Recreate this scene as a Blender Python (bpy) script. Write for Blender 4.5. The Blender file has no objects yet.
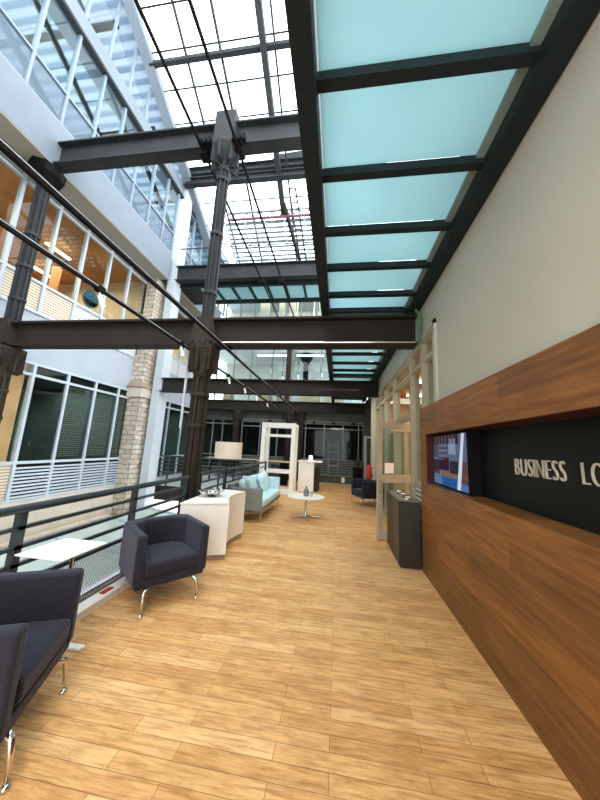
import bpy, bmesh, math, random
from mathutils import Vector, Matrix, Euler
random.seed(7)
S = bpy.context.scene
COL = S.collection

# ------------------------------------------------------------------ materials
def lin(c):
    return tuple(((v/255)/12.92 if v/255 <= .04045 else ((v/255+.055)/1.055)**2.4) for v in c) + (1,)
class NT:
    def __init__(s, name):
        s.m = bpy.data.materials.new(name); s.m.use_nodes = True
        s.t = s.m.node_tree; s.n = s.t.nodes; s.l = s.t.links
        s.b = s.n['Principled BSDF']; s.out = s.n['Material Output']
    def new(s, kind, **k):
        n = s.n.new('ShaderNode'+kind)
        for a, v in k.items(): setattr(n, a, v)
        return n
    def link(s, a, b): s.l.new(a, b)
    def coords(s, scale=(1, 1, 1), rot=(0, 0, 0)):
        g = s.new('NewGeometry'); m = s.new('Mapping')
        m.inputs['Scale'].default_value = scale; m.inputs['Rotation'].default_value = rot
        s.link(g.outputs['Position'], m.inputs['Vector']); return m.outputs['Vector']
    def noise(s, vec, scale, detail=3, rough=.5):
        n = s.new('TexNoise'); n.inputs['Scale'].default_value = scale
        n.inputs['Detail'].default_value = detail; n.inputs['Roughness'].default_value = rough
        if vec is not None: s.link(vec, n.inputs['Vector'])
        return n.outputs['Fac']
    def ramp(s, fac, stops):
        r = s.new('ValToRGB'); e = r.color_ramp.elements
        while len(e) < len(stops): e.new(.5)
        for x, (p, c) in zip(e, stops): x.position = p; x.color = lin(c)
        s.link(fac, r.inputs['Fac']); return r.outputs['Color']
    def mix(s, fac, a, b, mode='MIX'):
        n = s.new('Mix', data_type='RGBA', blend_type=mode)
        for i, v in ((0, fac), (6, a), (7, b)):
            if isinstance(v, (int, float)): n.inputs[i].default_value = v
            elif isinstance(v, tuple): n.inputs[i].default_value = v
            else: s.link(v, n.inputs[i])
        return n.outputs[2]
    def bump(s, h, strength=.2, dist=.01):
        b = s.new('Bump'); b.inputs['Strength'].default_value = strength; b.inputs['Distance'].default_value = dist
        s.link(h, b.inputs['Height']); s.link(b.outputs['Normal'], s.b.inputs['Normal'])

def simple(name, c, rough=.5, metal=0, var=.06, nscale=6, spec=.5, bump=0, bscale=200):
    t = NT(name); v = t.coords()
    f = t.noise(v, nscale, 4)
    lo = tuple(x*(1-var) for x in c); hi = tuple(min(255, x*(1+var)) for x in c)
    t.link(t.ramp(f, [(.3, lo), (.7, hi)]), t.b.inputs['Base Color'])
    t.b.inputs['Roughness'].default_value = rough; t.b.inputs['Metallic'].default_value = metal
    t.b.inputs['Specular IOR Level'].default_value = spec
    if bump: t.bump(t.noise(v, bscale, 2), bump, .002)
    return t.m
def glass(name, tint=(235, 245, 245), refl=.08, rough=0.02):
    t = NT(name); t.n.remove(t.b)
    tr = t.new('BsdfTransparent'); tr.inputs[0].default_value = lin(tint)
    gl = t.new('BsdfGlossy'); gl.inputs['Roughness'].default_value = rough
    fr = t.new('LayerWeight'); fr.inputs['Blend'].default_value = .5
    pw = t.new('Math', operation='POWER'); pw.inputs[1].default_value = 4.5; t.link(fr.outputs['Facing'], pw.inputs[0])
    ml = t.new('Math', operation='MULTIPLY_ADD'); ml.inputs[1].default_value = .30; ml.inputs[2].default_value = refl*.25; t.link(pw.outputs[0], ml.inputs[0])
    mx = t.new('MixShader'); t.link(ml.outputs[0], mx.inputs[0])
    t.link(tr.outputs[0], mx.inputs[1]); t.link(gl.outputs[0], mx.inputs[2]); t.link(mx.outputs[0], t.out.inputs[0])
    return t.m
def emis(name, c, s):
    t = NT(name); t.n.remove(t.b); e = t.new('Emission')
    e.inputs[0].default_value = lin(c); e.inputs[1].default_value = s; t.link(e.outputs[0], t.out.inputs[0]); return t.m
def translucent(name, c, mixd=.25, stripes=None):
    t = NT(name); t.n.remove(t.b)
    tr = t.new('BsdfTranslucent'); df = t.new('BsdfDiffuse')
    col = lin(c)
    if stripes:
        v = t.coords(); sx = t.new('SeparateXYZ'); t.link(v, sx.inputs[0])
        w = t.new('Math', operation='MULTIPLY'); w.inputs[1].default_value = stripes[0]; t.link(sx.outputs['Y'], w.inputs[0])
        si = t.new('Math', operation='SINE'); t.link(w.outputs[0], si.inputs[0])
        mr = t.new('MapRange'); mr.inputs[1].default_value = -1; t.link(si.outputs[0], mr.inputs[0])
        cc = t.ramp(mr.outputs[0], [(0.25, stripes[1]), (.6, c)])
        t.link(cc, tr.inputs[0]); t.link(cc, df.inputs[0])
    else:
        n = t.noise(t.coords(), .8, 2); cc = t.ramp(n, [(.3, tuple(x*.95 for x in c)), (.7, c)])
        t.link(cc, tr.inputs[0]); t.link(cc, df.inputs[0])
    mx = t.new('MixShader'); mx.inputs[0].default_value = mixd
    t.link(tr.outputs[0], mx.inputs[1]); t.link(df.outputs[0], mx.inputs[2]); t.link(mx.outputs[0], t.out.inputs[0])
    return t.m

def mat_floor():
    t = NT('maple strip floor'); v = t.coords()
    b = t.new('TexBrick'); t.link(v, b.inputs['Vector'])
    b.offset = .37; b.offset_frequency = 2; b.squash = 1
    b.inputs['Scale'].default_value = 1; b.inputs['Brick Width'].default_value = .74; b.inputs['Row Height'].default_value = .088
    b.inputs['Mortar Size'].default_value = .0013; b.inputs['Mortar Smooth'].default_value = .3; b.inputs['Bias'].default_value = 0
    b.inputs['Color1'].default_value = (0, 0, 0, 1); b.inputs['Color2'].default_value = (1, 1, 1, 1); b.inputs['Mortar'].default_value = (.5, .5, .5, 1)
    base = t.ramp(b.outputs['Color'], [(0, (196, 138, 80)), (.3, (214, 162, 104)), (.7, (230, 182, 124)), (1, (244, 204, 150))])
    gr = t.noise(t.coords((5, 70, 1)), 1.1, 6, .7)
    c2 = t.mix(.5, base, t.ramp(gr, [(.28, (186, 132, 76)), (.5, (222, 174, 112)), (.72, (248, 210, 152))]), 'MIX')
    bl = t.noise(t.coords((1.2, 2.5, 1)), 3.4, 4, .6)
    c3 = t.mix(.35, c2, t.ramp(bl, [(.32, (176, 150, 120)), (.55, (255, 255, 255))]), 'MULTIPLY')
    kn = t.noise(t.coords((3, 30, 1)), 1.7, 5, .68)
    c4 = t.mix(.75, c3, t.ramp(kn, [(.30, (186, 150, 112)), (.55, (255, 255, 255))]), 'MULTIPLY')
    c5 = t.mix(b.outputs['Fac'], c4, lin((92, 58, 30)))
    t.link(c5, t.b.inputs['Base Color'])
    t.b.inputs['Roughness'].default_value = .42
    rr = t.new('MapRange'); rr.inputs[3].default_value = .34; rr.inputs[4].default_value = .55
    t.link(bl, rr.inputs[0]); t.link(rr.outputs[0], t.b.inputs['Roughness'])
    t.b.inputs['Specular IOR Level'].default_value = .35
    t.bump(gr, .06, .002)
    return t.m
def mat_walnut():
    t = NT('walnut plank cladding')
    v = t.coords((1, 1, 1), (0, math.pi/2, 0))
    g = t.new('NewGeometry'); s_ = t.new('SeparateXYZ'); t.link(g.outputs['Position'], s_.inputs[0])
    cb = t.new('CombineXYZ'); t.link(s_.outputs['Y'], cb.inputs[0]); t.link(s_.outputs['Z'], cb.inputs[1])
    b = t.new('TexBrick'); t.link(cb.outputs[0], b.inputs['Vector'])
    b.offset = .43; b.inputs['Scale'].default_value = 1; b.inputs['Brick Width'].default_value = 1.35; b.inputs['Row Height'].default_value = .19
    b.inputs['Mortar Size'].default_value = .0008; b.inputs['Color1'].default_value = (0, 0, 0, 1); b.inputs['Color2'].default_value = (1, 1, 1, 1)
    b.inputs['Mortar'].default_value = (.4, .4, .4, 1)
    m = t.new('Mapping'); m.inputs['Scale'].default_value = (1.1, 14, 1); t.link(cb.outputs[0], m.inputs[0])
    gr = t.noise(m.outputs[0], 2.2, 6, .62)
    base = t.ramp(gr, [(.25, (106, 66, 31)), (.45, (138, 92, 48)), (.6, (156, 106, 58)), (.78, (184, 132, 78))])
    tone = t.ramp(b.outputs['Color'], [(0, (205, 205, 205)), (1, (255, 250, 245))])
    c = t.mix(1, base, tone, 'MULTIPLY')
    m2 = t.new('Mapping'); m2.inputs['Scale'].default_value = (.5, 3, 1); t.link(cb.outputs[0], m2.inputs[0])
    c = t.mix(.5, c, t.ramp(t.noise(m2.outputs[0], 2, 3), [(.35, (190, 185, 180)), (.6, (255, 255, 255))]), 'MULTIPLY')
    t.link(c, t.b.inputs['Base Color']); t.b.inputs['Roughness'].default_value = .45
    t.b.inputs['Specular IOR Level'].default_value = .3
    t.bump(gr, .08, .002); return t.m
def mat_stone():
    t = NT('rough limestone blocks')
    g = t.new('NewGeometry'); s_ = t.new('SeparateXYZ'); t.link(g.outputs['Position'], s_.inputs[0])
    ad = t.new('Math', operation='ADD'); t.link(s_.outputs['X'], ad.inputs[0]); t.link(s_.outputs['Y'], ad.inputs[1])
    cb = t.new('CombineXYZ'); t.link(ad.outputs[0], cb.inputs[0]); t.link(s_.outputs['Z'], cb.inputs[1])
    nz = t.new('TexNoise'); nz.inputs['Scale'].default_value = 3; t.link(cb.outputs[0], nz.inputs['Vector'])
    wv = t.mix(.06, cb.outputs[0], nz.outputs['Color'])
    b = t.new('TexBrick'); t.link(wv, b.inputs['Vector']); b.offset = .4
    b.inputs['Brick Width'].default_value = .34; b.inputs['Row Height'].default_value = .14; b.inputs['Scale'].default_value = 1
    b.inputs['Mortar Size'].default_value = .012; b.inputs['Mortar Smooth'].default_value = .4
    b.inputs['Color1'].default_value = lin((214, 204, 188)); b.inputs['Color2'].default_value = lin((184, 172, 156)); b.inputs['Mortar'].default_value = lin((136, 122, 102))
    n = t.noise(t.coords(), 9, 5, .7)
    c = t.mix(.6, b.outputs['Color'], t.ramp(n, [(.3, (150, 140, 126)), (.6, (255, 255, 255))]), 'MULTIPLY')
    t.link(c, t.b.inputs['Base Color']); t.b.inputs['Roughness'].default_value = .9
    h = t.mix(.5, b.outputs['Fac'], n); iv = t.new('Invert'); t.link(b.outputs['Fac'], iv.inputs['Color'])
    hh = t.mix(.5, iv.outputs[0], n); t.bump(hh, .9, .05)
    return t.m
def mat_stripes(name, ca, cb_, freq, duty=.5, axis='Z', rough=.5):
    t = NT(name); g = t.new('NewGeometry'); s_ = t.new('SeparateXYZ'); t.link(g.outputs['Position'], s_.inputs[0])
    m = t.new('Math', operation='MULTIPLY'); m.inputs[1].default_value = freq; t.link(s_.outputs[axis], m.inputs[0])
    f = t.new('Math', operation='FRACT'); t.link(m.outputs[0], f.inputs[0])
    gt = t.new('Math', operation='GREATER_THAN'); gt.inputs[1].default_value = duty; t.link(f.outputs[0], gt.inputs[0])
    t.link(t.mix(gt.outputs[0], lin(ca), lin(cb_)), t.b.inputs['Base Color']); t.b.inputs['Roughness'].default_value = rough
    return t.m

M = {}
M['floor'] = mat_floor()
M['walnut'] = mat_walnut()
M['stone'] = mat_stone()
M['steel'] = simple('dark painted steel', (41, 36, 31), .7, 0, .10, 2.5, .18, .1, 60)
M['steel_up'] = simple('grey painted steel', (44, 46, 47), .65, 0, .12, 2.5, .2, .1, 60)
M['iron'] = simple('brown cast iron', (46, 39, 31), .65, 0, .16, 5, .2, .2, 40)
M['rail'] = simple('dark slate railing paint', (44, 56, 62), .32, .2, .05, 5, .5)
M['track'] = simple('black track', (28, 25, 24), .8, .0, .05, 6, .05)
M['teal_frame'] = simple('dark teal frame paint', (20, 31, 34), .6, .0, .06, 4, .25)
M['teal_glass'] = translucent('frosted teal glass', (170, 193, 194), .12)
M['deck_roof'] = translucent('corrugated polycarbonate', (114, 122, 132), .25, (26, (84, 96, 112)))
M['wallgrey'] = simple('grey green plaster', (186, 184, 172), .6, 0, .025, .8, .3, .04, 30)
M['white_paint'] = simple('cool pale grey wall paint', (158, 166, 174), .65, 0, .02, 1.5, .3)
M['soffit'] = simple('grey soffit paint', (150, 147, 134), .7, 0, .02, 1.5)
M['beige_wall'] = simple('beige stucco', (196, 184, 168), .8, 0, .04, 3, .3)
M['tan'] = simple('tan panel', (216, 180, 142), .6, 0, .06, 2)
M['frame_white'] = simple('pale grey window frame', (172, 182, 190), .4, 0, .02, 3)
M['frame_beige'] = simple('champagne aluminium frame', (170, 163, 142), .4, .15, .04, 3)
M['glass'] = glass('clear glass')
M['glass_dark'] = glass('dark tinted glass', (178, 188, 186), .05)
M['glass_lid'] = simple('greenish wired glass lid', (176, 190, 184), .18, 0, .03, 2, .6)
M['ceil_wood'] = simple('warm timber ceiling', (176, 118, 66), .6, 0, .15, 1.5)
M['room_warm'] = simple('warm room wall', (206, 178, 142), .8, 0, .06, .7)
M['room_grey'] = simple('grey room wall', (178, 180, 178), .8, 0, .04, .9)
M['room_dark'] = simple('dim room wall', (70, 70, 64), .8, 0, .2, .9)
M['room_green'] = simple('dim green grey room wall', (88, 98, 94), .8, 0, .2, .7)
M['fascia'] = simple('wall paint darkened against sky light', (114, 123, 132), .65, 0, .02, 1.5, .3)  # same paint as white_paint, darkened to offset the strong sky light
M['pillar'] = simple('white pillar paint', (178, 184, 190), .65, 0, .02, 1.5, .3)
M['frame_up'] = simple('blue grey gallery frame', (118, 130, 144), .45, 0, .03, 3)
M['frame_far'] = simple('dull grey window frame', (112, 118, 118), .5, 0, .03, 3)
M['louvre_far'] = simple('dull green grey louvre', (104, 112, 108), .6, 0, .04, 3)
M['slat_white'] = translucent('white translucent slat', (160, 164, 168), .3)
M['gutter'] = simple('grey green gutter', (112, 134, 130), .6, 0, .04, 3)
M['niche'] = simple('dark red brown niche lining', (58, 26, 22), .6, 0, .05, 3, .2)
M['room_floor'] = simple('room carpet', (110, 100, 88), .9, 0, .1, 3)
M['ground'] = simple('lower court concrete', (84, 74, 62), .8, 0, .08, 2)
M['charcoal'] = simple('charcoal felt upholstery', (42, 42, 51), .85, 0, .06, 40, .15, .35, 500)
def sheen(m, w, tint):
    b = m.node_tree.nodes['Principled BSDF']; b.inputs['Sheen Weight'].default_value = w; b.inputs['Sheen Tint'].default_value = lin(tint); b.inputs['Sheen Roughness'].default_value = .4
sheen(M['charcoal'], .35, (190, 192, 215))
M['chrome'] = simple('polished aluminium', (210, 206, 200), .18, 1, .02)
M['sofa_blue'] = simple('pale blue wool', (196, 224, 230), .9, 0, .03, 20, .15, .3, 400)
M['sofa_grey'] = simple('grey side upholstery', (130, 135, 128), .9, 0, .03, 20, .15, .3, 400)
M['white_lam'] = simple('white laminate', (240, 237, 230), .35, 0, .015, 3)
M['plinth'] = simple('grey brown plinth', (150, 132, 112), .5, 0, .04, 4)
M['silver'] = simple('silver leaf metal', (200, 196, 188), .2, 1, .15, 30)
M['bin'] = simple('bronze black metal', (44, 40, 34), .4, .3, .05, 4)
M['bin_top'] = simple('brushed steel lid', (120, 116, 110), .4, .6, .05, 12)
M['black'] = simple('matt black', (9, 9, 9), .7, 0, .05, 6, .12)
M['sign_panel'] = simple('black green sign panel', (15, 19, 17), .5, 0, .06, 1.2, .2)
M['letter'] = simple('champagne metal letter', (206, 198, 180), .35, .2, .03)
M['mesh'] = simple('galvanised mesh wire', (140, 142, 138), .4, .6, .04)
M['timber'] = simple('pale ash timber', (212, 184, 142), .5, 0, .05, 6)
M['red'] = simple('extinguisher red', (190, 44, 34), .35, 0, .03)
M['leaf'] = simple('dark green leaf', (48, 66, 42), .5, 0, .2, 9)
M['paper'] = simple('white paper', (236, 232, 222), .7, 0, .01)
M['bottle'] = glass('grey green bottle glass', (165, 182, 184), .6)
M['shade'] = simple('cream linen lamp shade', (226, 212, 196), .8, 0, .02, 60)
M['green_strap'] = simple('green strap', (70, 118, 74), .7, 0, .1, 8)
M['strip_glow'] = emis('ceiling strip light', (255, 240, 215), 9)
M['strip_cool'] = emis('cool strip light', (250, 250, 255), 5)
M['bulb'] = emis('spot bulb', (255, 244, 225), 4)
def frit():
    t = NT('fritted glass'); t.n.remove(t.b); tr = t.new('BsdfTransparent'); df = t.new('BsdfTranslucent'); d2 = t.new('BsdfDiffuse')
    df.inputs[0].default_value = lin((120, 136, 148)); d2.inputs[0].default_value = lin((120, 136, 148))
    m1 = t.new('MixShader'); t.link(df.outputs[0], m1.inputs[1]); t.link(d2.outputs[0], m1.inputs[2])
    m2 = t.new('MixShader'); m2.inputs[0].default_value = .5; t.link(tr.outputs[0], m2.inputs[1]); t.link(m1.outputs[0], m2.inputs[2]); t.link(m2.outputs[0], t.out.inputs[0]); return t.m
M['frit'] = frit()
M['lv_beige'] = mat_stripes('beige louvre', (206, 190, 170), (150, 130, 110), 16, .6)
M['lv_pale'] = mat_stripes('pale fine grille', (206, 206, 200), (150, 150, 148), 14, .6)
M['lv_white'] = mat_stripes('white grille', (226, 222, 210), (110, 104, 94), 15, .55)
M['dot'] = simple('frosted fritted glass', (190, 206, 216), .25, 0, .12, 2)
M['teal_disc'] = simple('teal disc', (70, 110, 118), .5, 0, .03)
M['orange'] = simple('orange lampshade', (226, 140, 70), .6)
M['redbrown'] = simple('red brown truss paint', (120, 70, 78), .5, 0, .1, 4)

# ------------------------------------------------------------------ mesh builder
class MB:
    def __init__(s): s.v = []; s.f = []
    def add(s, vs, fs):
        o = len(s.v); s.v += [Vector(v) for v in vs]; s.f += [tuple(o+i for i in f) for f in fs]; return s
    def box(s, x0, x1, y0, y1, z0, z1):
        if x0 > x1: x0, x1 = x1, x0
        if y0 > y1: y0, y1 = y1, y0
        return s.add([(x0,y0,z0),(x1,y0,z0),(x1,y1,z0),(x0,y1,z0),(x0,y0,z1),(x1,y0,z1),(x1,y1,z1),(x0,y1,z1)],
                     [(0,3,2,1),(4,5,6,7),(0,1,5,4),(1,2,6,5),(2,3,7,6),(3,0,4,7)])
    def mbox(s, mat, sx, sy, sz):
        a = MB().box(-sx/2, sx/2, -sy/2, sy/2, -sz/2, sz/2)
        return s.add([mat @ v for v in a.v], a.f)
    def bar(s, a, b, w, h, up=(0, 0, 1)):
        a = Vector(a); b = Vector(b); d = (b-a); L = d.length; d.normalize(); u = Vector(up)
        if abs(d.dot(u)) > .98: u = Vector((0, 1, 0))
        r = d.cross(u).normalized(); u = r.cross(d)
        m = Matrix((r, d, u)).transposed().to_4x4(); m.translation = (a+b)/2
        return s.mbox(m, w, L, h)
    def tube(s, pts, r, n=10, cap=True):
        pts = [Vector(p) for p in pts]; k = len(pts); rs = r if isinstance(r, (list, tuple)) else [r]*k
        o = len(s.v); ref = Vector((0, 0, 1)); prev = None
        for i, p in enumerate(pts):
            d = ((pts[min(i+1, k-1)]-p).normalized() + (p-pts[max(i-1, 0)]).normalized()).normalized()
            u = prev if prev is not None else (Vector((1, 0, 0)) if abs(d.z) > .8 else ref)
            u = (u - d*u.dot(d)).normalized(); prev = u; w = d.cross(u)
            for j in range(n):
                a = 2*math.pi*j/n; s.v.append(p + (u*math.cos(a)+w*math.sin(a))*rs[i])
        for i in range(k-1):
            for j in range(n):
                s.f.append((o+i*n+j, o+i*n+(j+1) % n, o+(i+1)*n+(j+1) % n, o+(i+1)*n+j))
        if cap:
            s.f.append(tuple(o+j for j in range(n))[::-1]); s.f.append(tuple(o+(k-1)*n+j for j in range(n)))
        return s
    def lathe(s, prof, c=(0, 0, 0), n=24, close=True):
        o = len(s.v)
        for r, z in prof:
            for j in range(n):
                a = 2*math.pi*j/n; s.v.append(Vector((c[0]+r*math.cos(a), c[1]+r*math.sin(a), c[2]+z)))
        k = len(prof)
        for i in range(k-1):
            for j in range(n):
                s.f.append((o+i*n+j, o+i*n+(j+1) % n, o+(i+1)*n+(j+1) % n, o+(i+1)*n+j))
        if close:
            s.f.append(tuple(o+j for j in range(n))[::-1]); s.f.append(tuple(o+(k-1)*n+j for j in range(n)))
        return s
    def prism(s, poly, z0, z1, topscale=None):
        n = len(poly); b = [(x, y, z0) for x, y in poly]; t = [(x, y, z1) for x, y in poly]
        return s.add(b+t, [tuple(range(n))[::-1], tuple(range(n, 2*n))] + [(i, (i+1) % n, n+(i+1) % n, n+i) for i in range(n)])
    def prism_y(s, poly, y0, y1):   # poly in (x,z)
        n = len(poly); b = [(x, y0, z) for x, z in poly]; t = [(x, y1, z) for x, z in poly]
        return s.add(b+t, [tuple(range(n)), tuple(range(n, 2*n))[::-1]] + [(i, n+i, n+(i+1) % n, (i+1) % n) for i in range(n)])
    def move(s, d): s.v = [v+Vector(d) for v in s.v]; return s
    def xf(s, m): s.v = [m @ v for v in s.v]; return s
    def build(s, name, mat, parent=None, bevel=0, smooth=False, seg=2, local=False):
        me = bpy.data.meshes.new(name)
        off = Vector((0, 0, 0))
        if parent is not None and not local:
            r = parent
            while r.parent: r = r.parent
            off = Vector(r.location)
        me.from_pydata([tuple(v-off) for v in s.v], [], s.f); me.update()
        b = bmesh.new(); b.from_mesh(me); bmesh.ops.recalc_face_normals(b, faces=b.faces); b.to_mesh(me); b.free()
        me.materials.append(M[mat] if isinstance(mat, str) else mat)
        o = bpy.data.objects.new(name, me); COL.objects.link(o)
        if parent is not None: o.parent = parent
        if smooth:
            for p in me.polygons: p.use_smooth = True
        if bevel:
            md = o.modifiers.new('Bevel', 'BEVEL'); md.width = bevel; md.segments = seg; md.limit_method = 'ANGLE'; md.angle_limit = math.radians(35)
            for p in me.polygons: p.use_smooth = True
            md.harden_normals = True
        return o
def tag(o, label=None, cat=None, group=None, kind=None):
    if label: o['label'] = label
    if cat: o['category'] = cat
    if group: o['group'] = group
    if kind: o['kind'] = kind
    return o
def empty(name, loc, label=None, cat=None, group=None, kind=None, rz=0):
    o = bpy.data.objects.new(name, None); COL.objects.link(o); o.location = loc; o.rotation_euler = (0, 0, rz)
    o.empty_display_size = .1
    return tag(o, label, cat, group, kind)
def struct(name, mb, mat, **k): return tag(mb.build(name, mat, **k), kind='structure')
def kids(o): return [c for c in bpy.data.objects if c.parent == o]
def copy_tree(o, parent=None):
    ch = kids(o)
    c = o.copy(); COL.objects.link(c); c.parent = parent
    for x in ch: copy_tree(x, c)
    return c

XW, XP = 1.20, 1.13          # right wall, walnut panel face
XF, XG = -6.0, -6.75         # left fascia face, left glazing plane
YS = 13.0                    # far facade
# ------------------------------------------------------------------ setting
def box(*a): return MB().box(*a)
struct('floor', box(-2.28, 5.2, -3, 16.0, -.14, 0).box(-9, XG+.05, -3, 16, -.2, -.05), 'floor')
struct('floor_walkway', box(-6.9, -2.281, 8.9, 16.0, -.14, -.001), 'room_grey')
struct('ground', box(-6.9, -2.28, -3, 8.9, -2.2, -2.1), 'ground')
struct('trim_1', box(-2.32, -2.285, -3, 8.85, -.45, .0).box(-6.9, -2.28, 8.86, 8.895, -.45, 0), 'steel')
struct('wall_right', box(XW, XW+.4, -3, 3.84, 0, 1.12).box(XW, XW+.4, -3, 3.84, 1.74, 2.0).box(XW, XW+.4, -3, 3.55, 2.0, 4.6).box(XW+.16, XW+.4, -3, 3.84, 1.12, 1.74)
       .box(XW, XW+.4, 3.80, 3.84, 1.12, 1.74).box(XW, XW+.2, 3.55, 9.1, 3.14, 4.6).box(XW, XW+.2, 9.1, 10.4, 0, 4.6), 'wallgrey')
struct('wall_back', box(-9, -2.4, -3.2, -3.0, -2.2, 8).box(-2.4, 1.4, -3.2, -3.0, 3.3, 8), 'white_paint')  # unseen end wall, left open below to let sky light in
# far facade: ground floor window wall with spandrels above
struct('wall_far', box(-6.75, 5.2, YS+.02, YS+.3, 3.05, 3.55).box(-6.75, 1.2, YS+.02, YS+.3, 6.35, 7.35)
       .box(1.75, 5.2, YS, YS+.3, 0, 3.05).box(1.14, 1.30, YS+.02, YS+.3, 0, 3.05).box(1.2, 1.75, YS, YS+.3, 2.12, 3.05)
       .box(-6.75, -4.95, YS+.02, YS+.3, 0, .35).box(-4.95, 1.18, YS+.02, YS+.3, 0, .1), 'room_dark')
struct('wall_far_roof', box(-6.75, 1.6, 11.2, 16, 9.62, 9.8), 'white_paint').name = 'ceiling_far'
# left facade solids
struct('wall_left', box(-6.95, XG, -3, 8.1, 3.05, 4.13).box(-6.95, XG, 8.6, 13, 3.05, 4.13).box(-6.95, XG-.02, -3, 13.3, -.2, .06), 'white_paint')
struct('baseboard_left', box(-6.95, XG+.04, -3, 13.3, -2.1, .06), 'beige_wall')
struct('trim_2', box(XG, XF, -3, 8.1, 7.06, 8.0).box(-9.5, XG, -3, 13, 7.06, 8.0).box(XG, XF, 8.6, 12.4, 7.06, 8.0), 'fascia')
struct('ceiling_left', box(XG-.02, XF-.01, -3, 8.1, 7.03, 7.06).box(XG-.02, XF-.01, 8.6, 12.4, 7.03, 7.06), 'soffit')

# ------------------------------------------------------------------ left glazing
def window_wall(name, x, ys, z0, z1, zr, fmat='frame_white', gmat='glass', fw=.06, fd=.09, infill=None, blind=(), clear=()):
    """glazed wall in the plane x with mullions at ys and rails at zr; panes between them; infill(i)->material for the lowest row"""
    e = empty(name, (x, ys[0], z0), kind='structure')
    f = MB()
    for y in ys: f.box(x-fd/2, x+fd/2, y-fw/2, y+fw/2, z0, z1)
    f.build('window_frame', fmat, e)
    r = MB()
    for z in [z0+fw/2, z1-fw/2] + list(zr): r.box(x-fd/2+.005, x+fd/2-.005, ys[0], ys[-1], z-fw/2, z+fw/2)
    r.build('window_rail', fmat, e)
    for i in range(len(ys)-1):
        zz = [z0] + list(zr) + [z1]
        for j in range(len(zz)-1):
            if infill and j == 0:
                box(x-.012, x, ys[i]+fw/2, ys[i+1]-fw/2, zz[j]+fw/2, zz[j+1]-fw/2).build('lower_pane', infill(i), e)
            else:
                box(x-.006, x, ys[i]+fw/2, ys[i+1]-fw/2, zz[j]+fw/2, zz[j+1]-fw/2).build('pane', gmat if i not in clear else 'glass', e)
        if i in blind:
            b = MB(); z = zz[1]+.05
            while z < zz[-2]-.04:
                b.add([(x-.10, ys[i]+.05, z), (x-.10, ys[i+1]-.05, z), (x-.075, ys[i+1]-.05, z+.030), (x-.075, ys[i]+.05, z+.030)], [(0, 1, 2, 3)])
                z += .052
            b.build('blind', 'white_lam', e)
    return e
def slat_band(e, x, ys, z0, z1, mat, step=.075):
    for i in range(len(ys)-1):
        b = MB(); z = z0+.03
        while z < z1-.04:
            b.box(x-.03, x+.012, ys[i]+.035, ys[i+1]-.035, z, z+step*.55); z += step
        b.build('louvre_blind', mat, e)
L1 = [-.95, -.1, .72, 1.6, 2.6, 3.5, 4.33, 5.12, 5.92, 6.73, 7.55, 8.02]
w = window_wall('window_1', XG, L1, .05, 3.06, [.87, 2.78], gmat='glass_dark', infill=lambda i: 'lv_beige' if i < 7 else 'black', blind=(8, 9, 10), clear=(0, 1, 2, 3, 4, 5, 6))
slat_band(w, XG+.03, L1[7:], .1, .84, 'frame_white')
L1b = [8.75, 9.5, 10.2, 11.2, 12.2, 13.0]
w = window_wall('window_2', XG, L1b, .05, 3.06, [.87, 2.78], gmat='glass_dark')
L2 = [-.9, -.1, .75, 1.6, 2.45, 3.3, 4.17, 4.95, 5.70, 6.50, 7.25, 8.05]
w = window_wall('window_3', XG, L2, 4.13, 7.0, [4.84, 6.84], infill=lambda i: 'lv_beige' if i < 8 else 'lv_pale')
w = window_wall('window_4', XG, [8.65, 9.6, 10.5, 11.5, 12.4, 13.0], 4.13, 7.0, [4.84, 6.84], infill=lambda i: 'lv_pale')
# upper gallery glazing on the fascia line
L3 = [-.2, .5, 1.25, 2.0, 2.7, 3.40, 4.08, 4.77, 5.45, 6.1, 6.8, 7.5, 8.1]
w = window_wall('window_5', XF-.05, L3, 8.0, 10.55, [8.8], gmat='glass', fw=.05, fmat='frame_up', infill=lambda i: 'frit')
L3b = [8.65, 9.3, 10.0, 10.7, 11.4, 12.1, 12.8]
w = window_wall('window_6', XF-.05, L3b, 8.0, 10.5, [8.8], gmat='glass', fw=.05, fmat='frame_up', infill=lambda i: 'frit')
RS, RZ = .55, 15.7
def rz(y): return RZ - RS*y
e = empty('window_7', (XF, 4, 11), kind='structure')
m = MB(); g = MB()
cl = [2.0, 2.7, 3.4, 4.1, 4.77, 5.45, 6.12, 6.8, 7.45, 8.1]
for y in cl: m.box(XF-.08, XF-.02, y-.03, y+.03, 11.05, rz(y)-.1)
m.build('window_frame', 'frame_up', e)
for a, b in zip(cl[:-1], cl[1:]):
    MB().add([(XF-.05, a+.03, 11.05), (XF-.05, b-.03, 11.05), (XF-.05, b-.03, rz(b)-.1), (XF-.05, a+.03, rz(a)-.1)], [(0, 1, 2, 3)]).build('pane', 'glass', e)
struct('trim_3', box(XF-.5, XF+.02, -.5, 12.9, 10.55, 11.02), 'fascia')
struct('trim_4', box(XF-.1, XF+.05, -.5, 12.9, 10.48, 10.56), 'steel_up')
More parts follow.
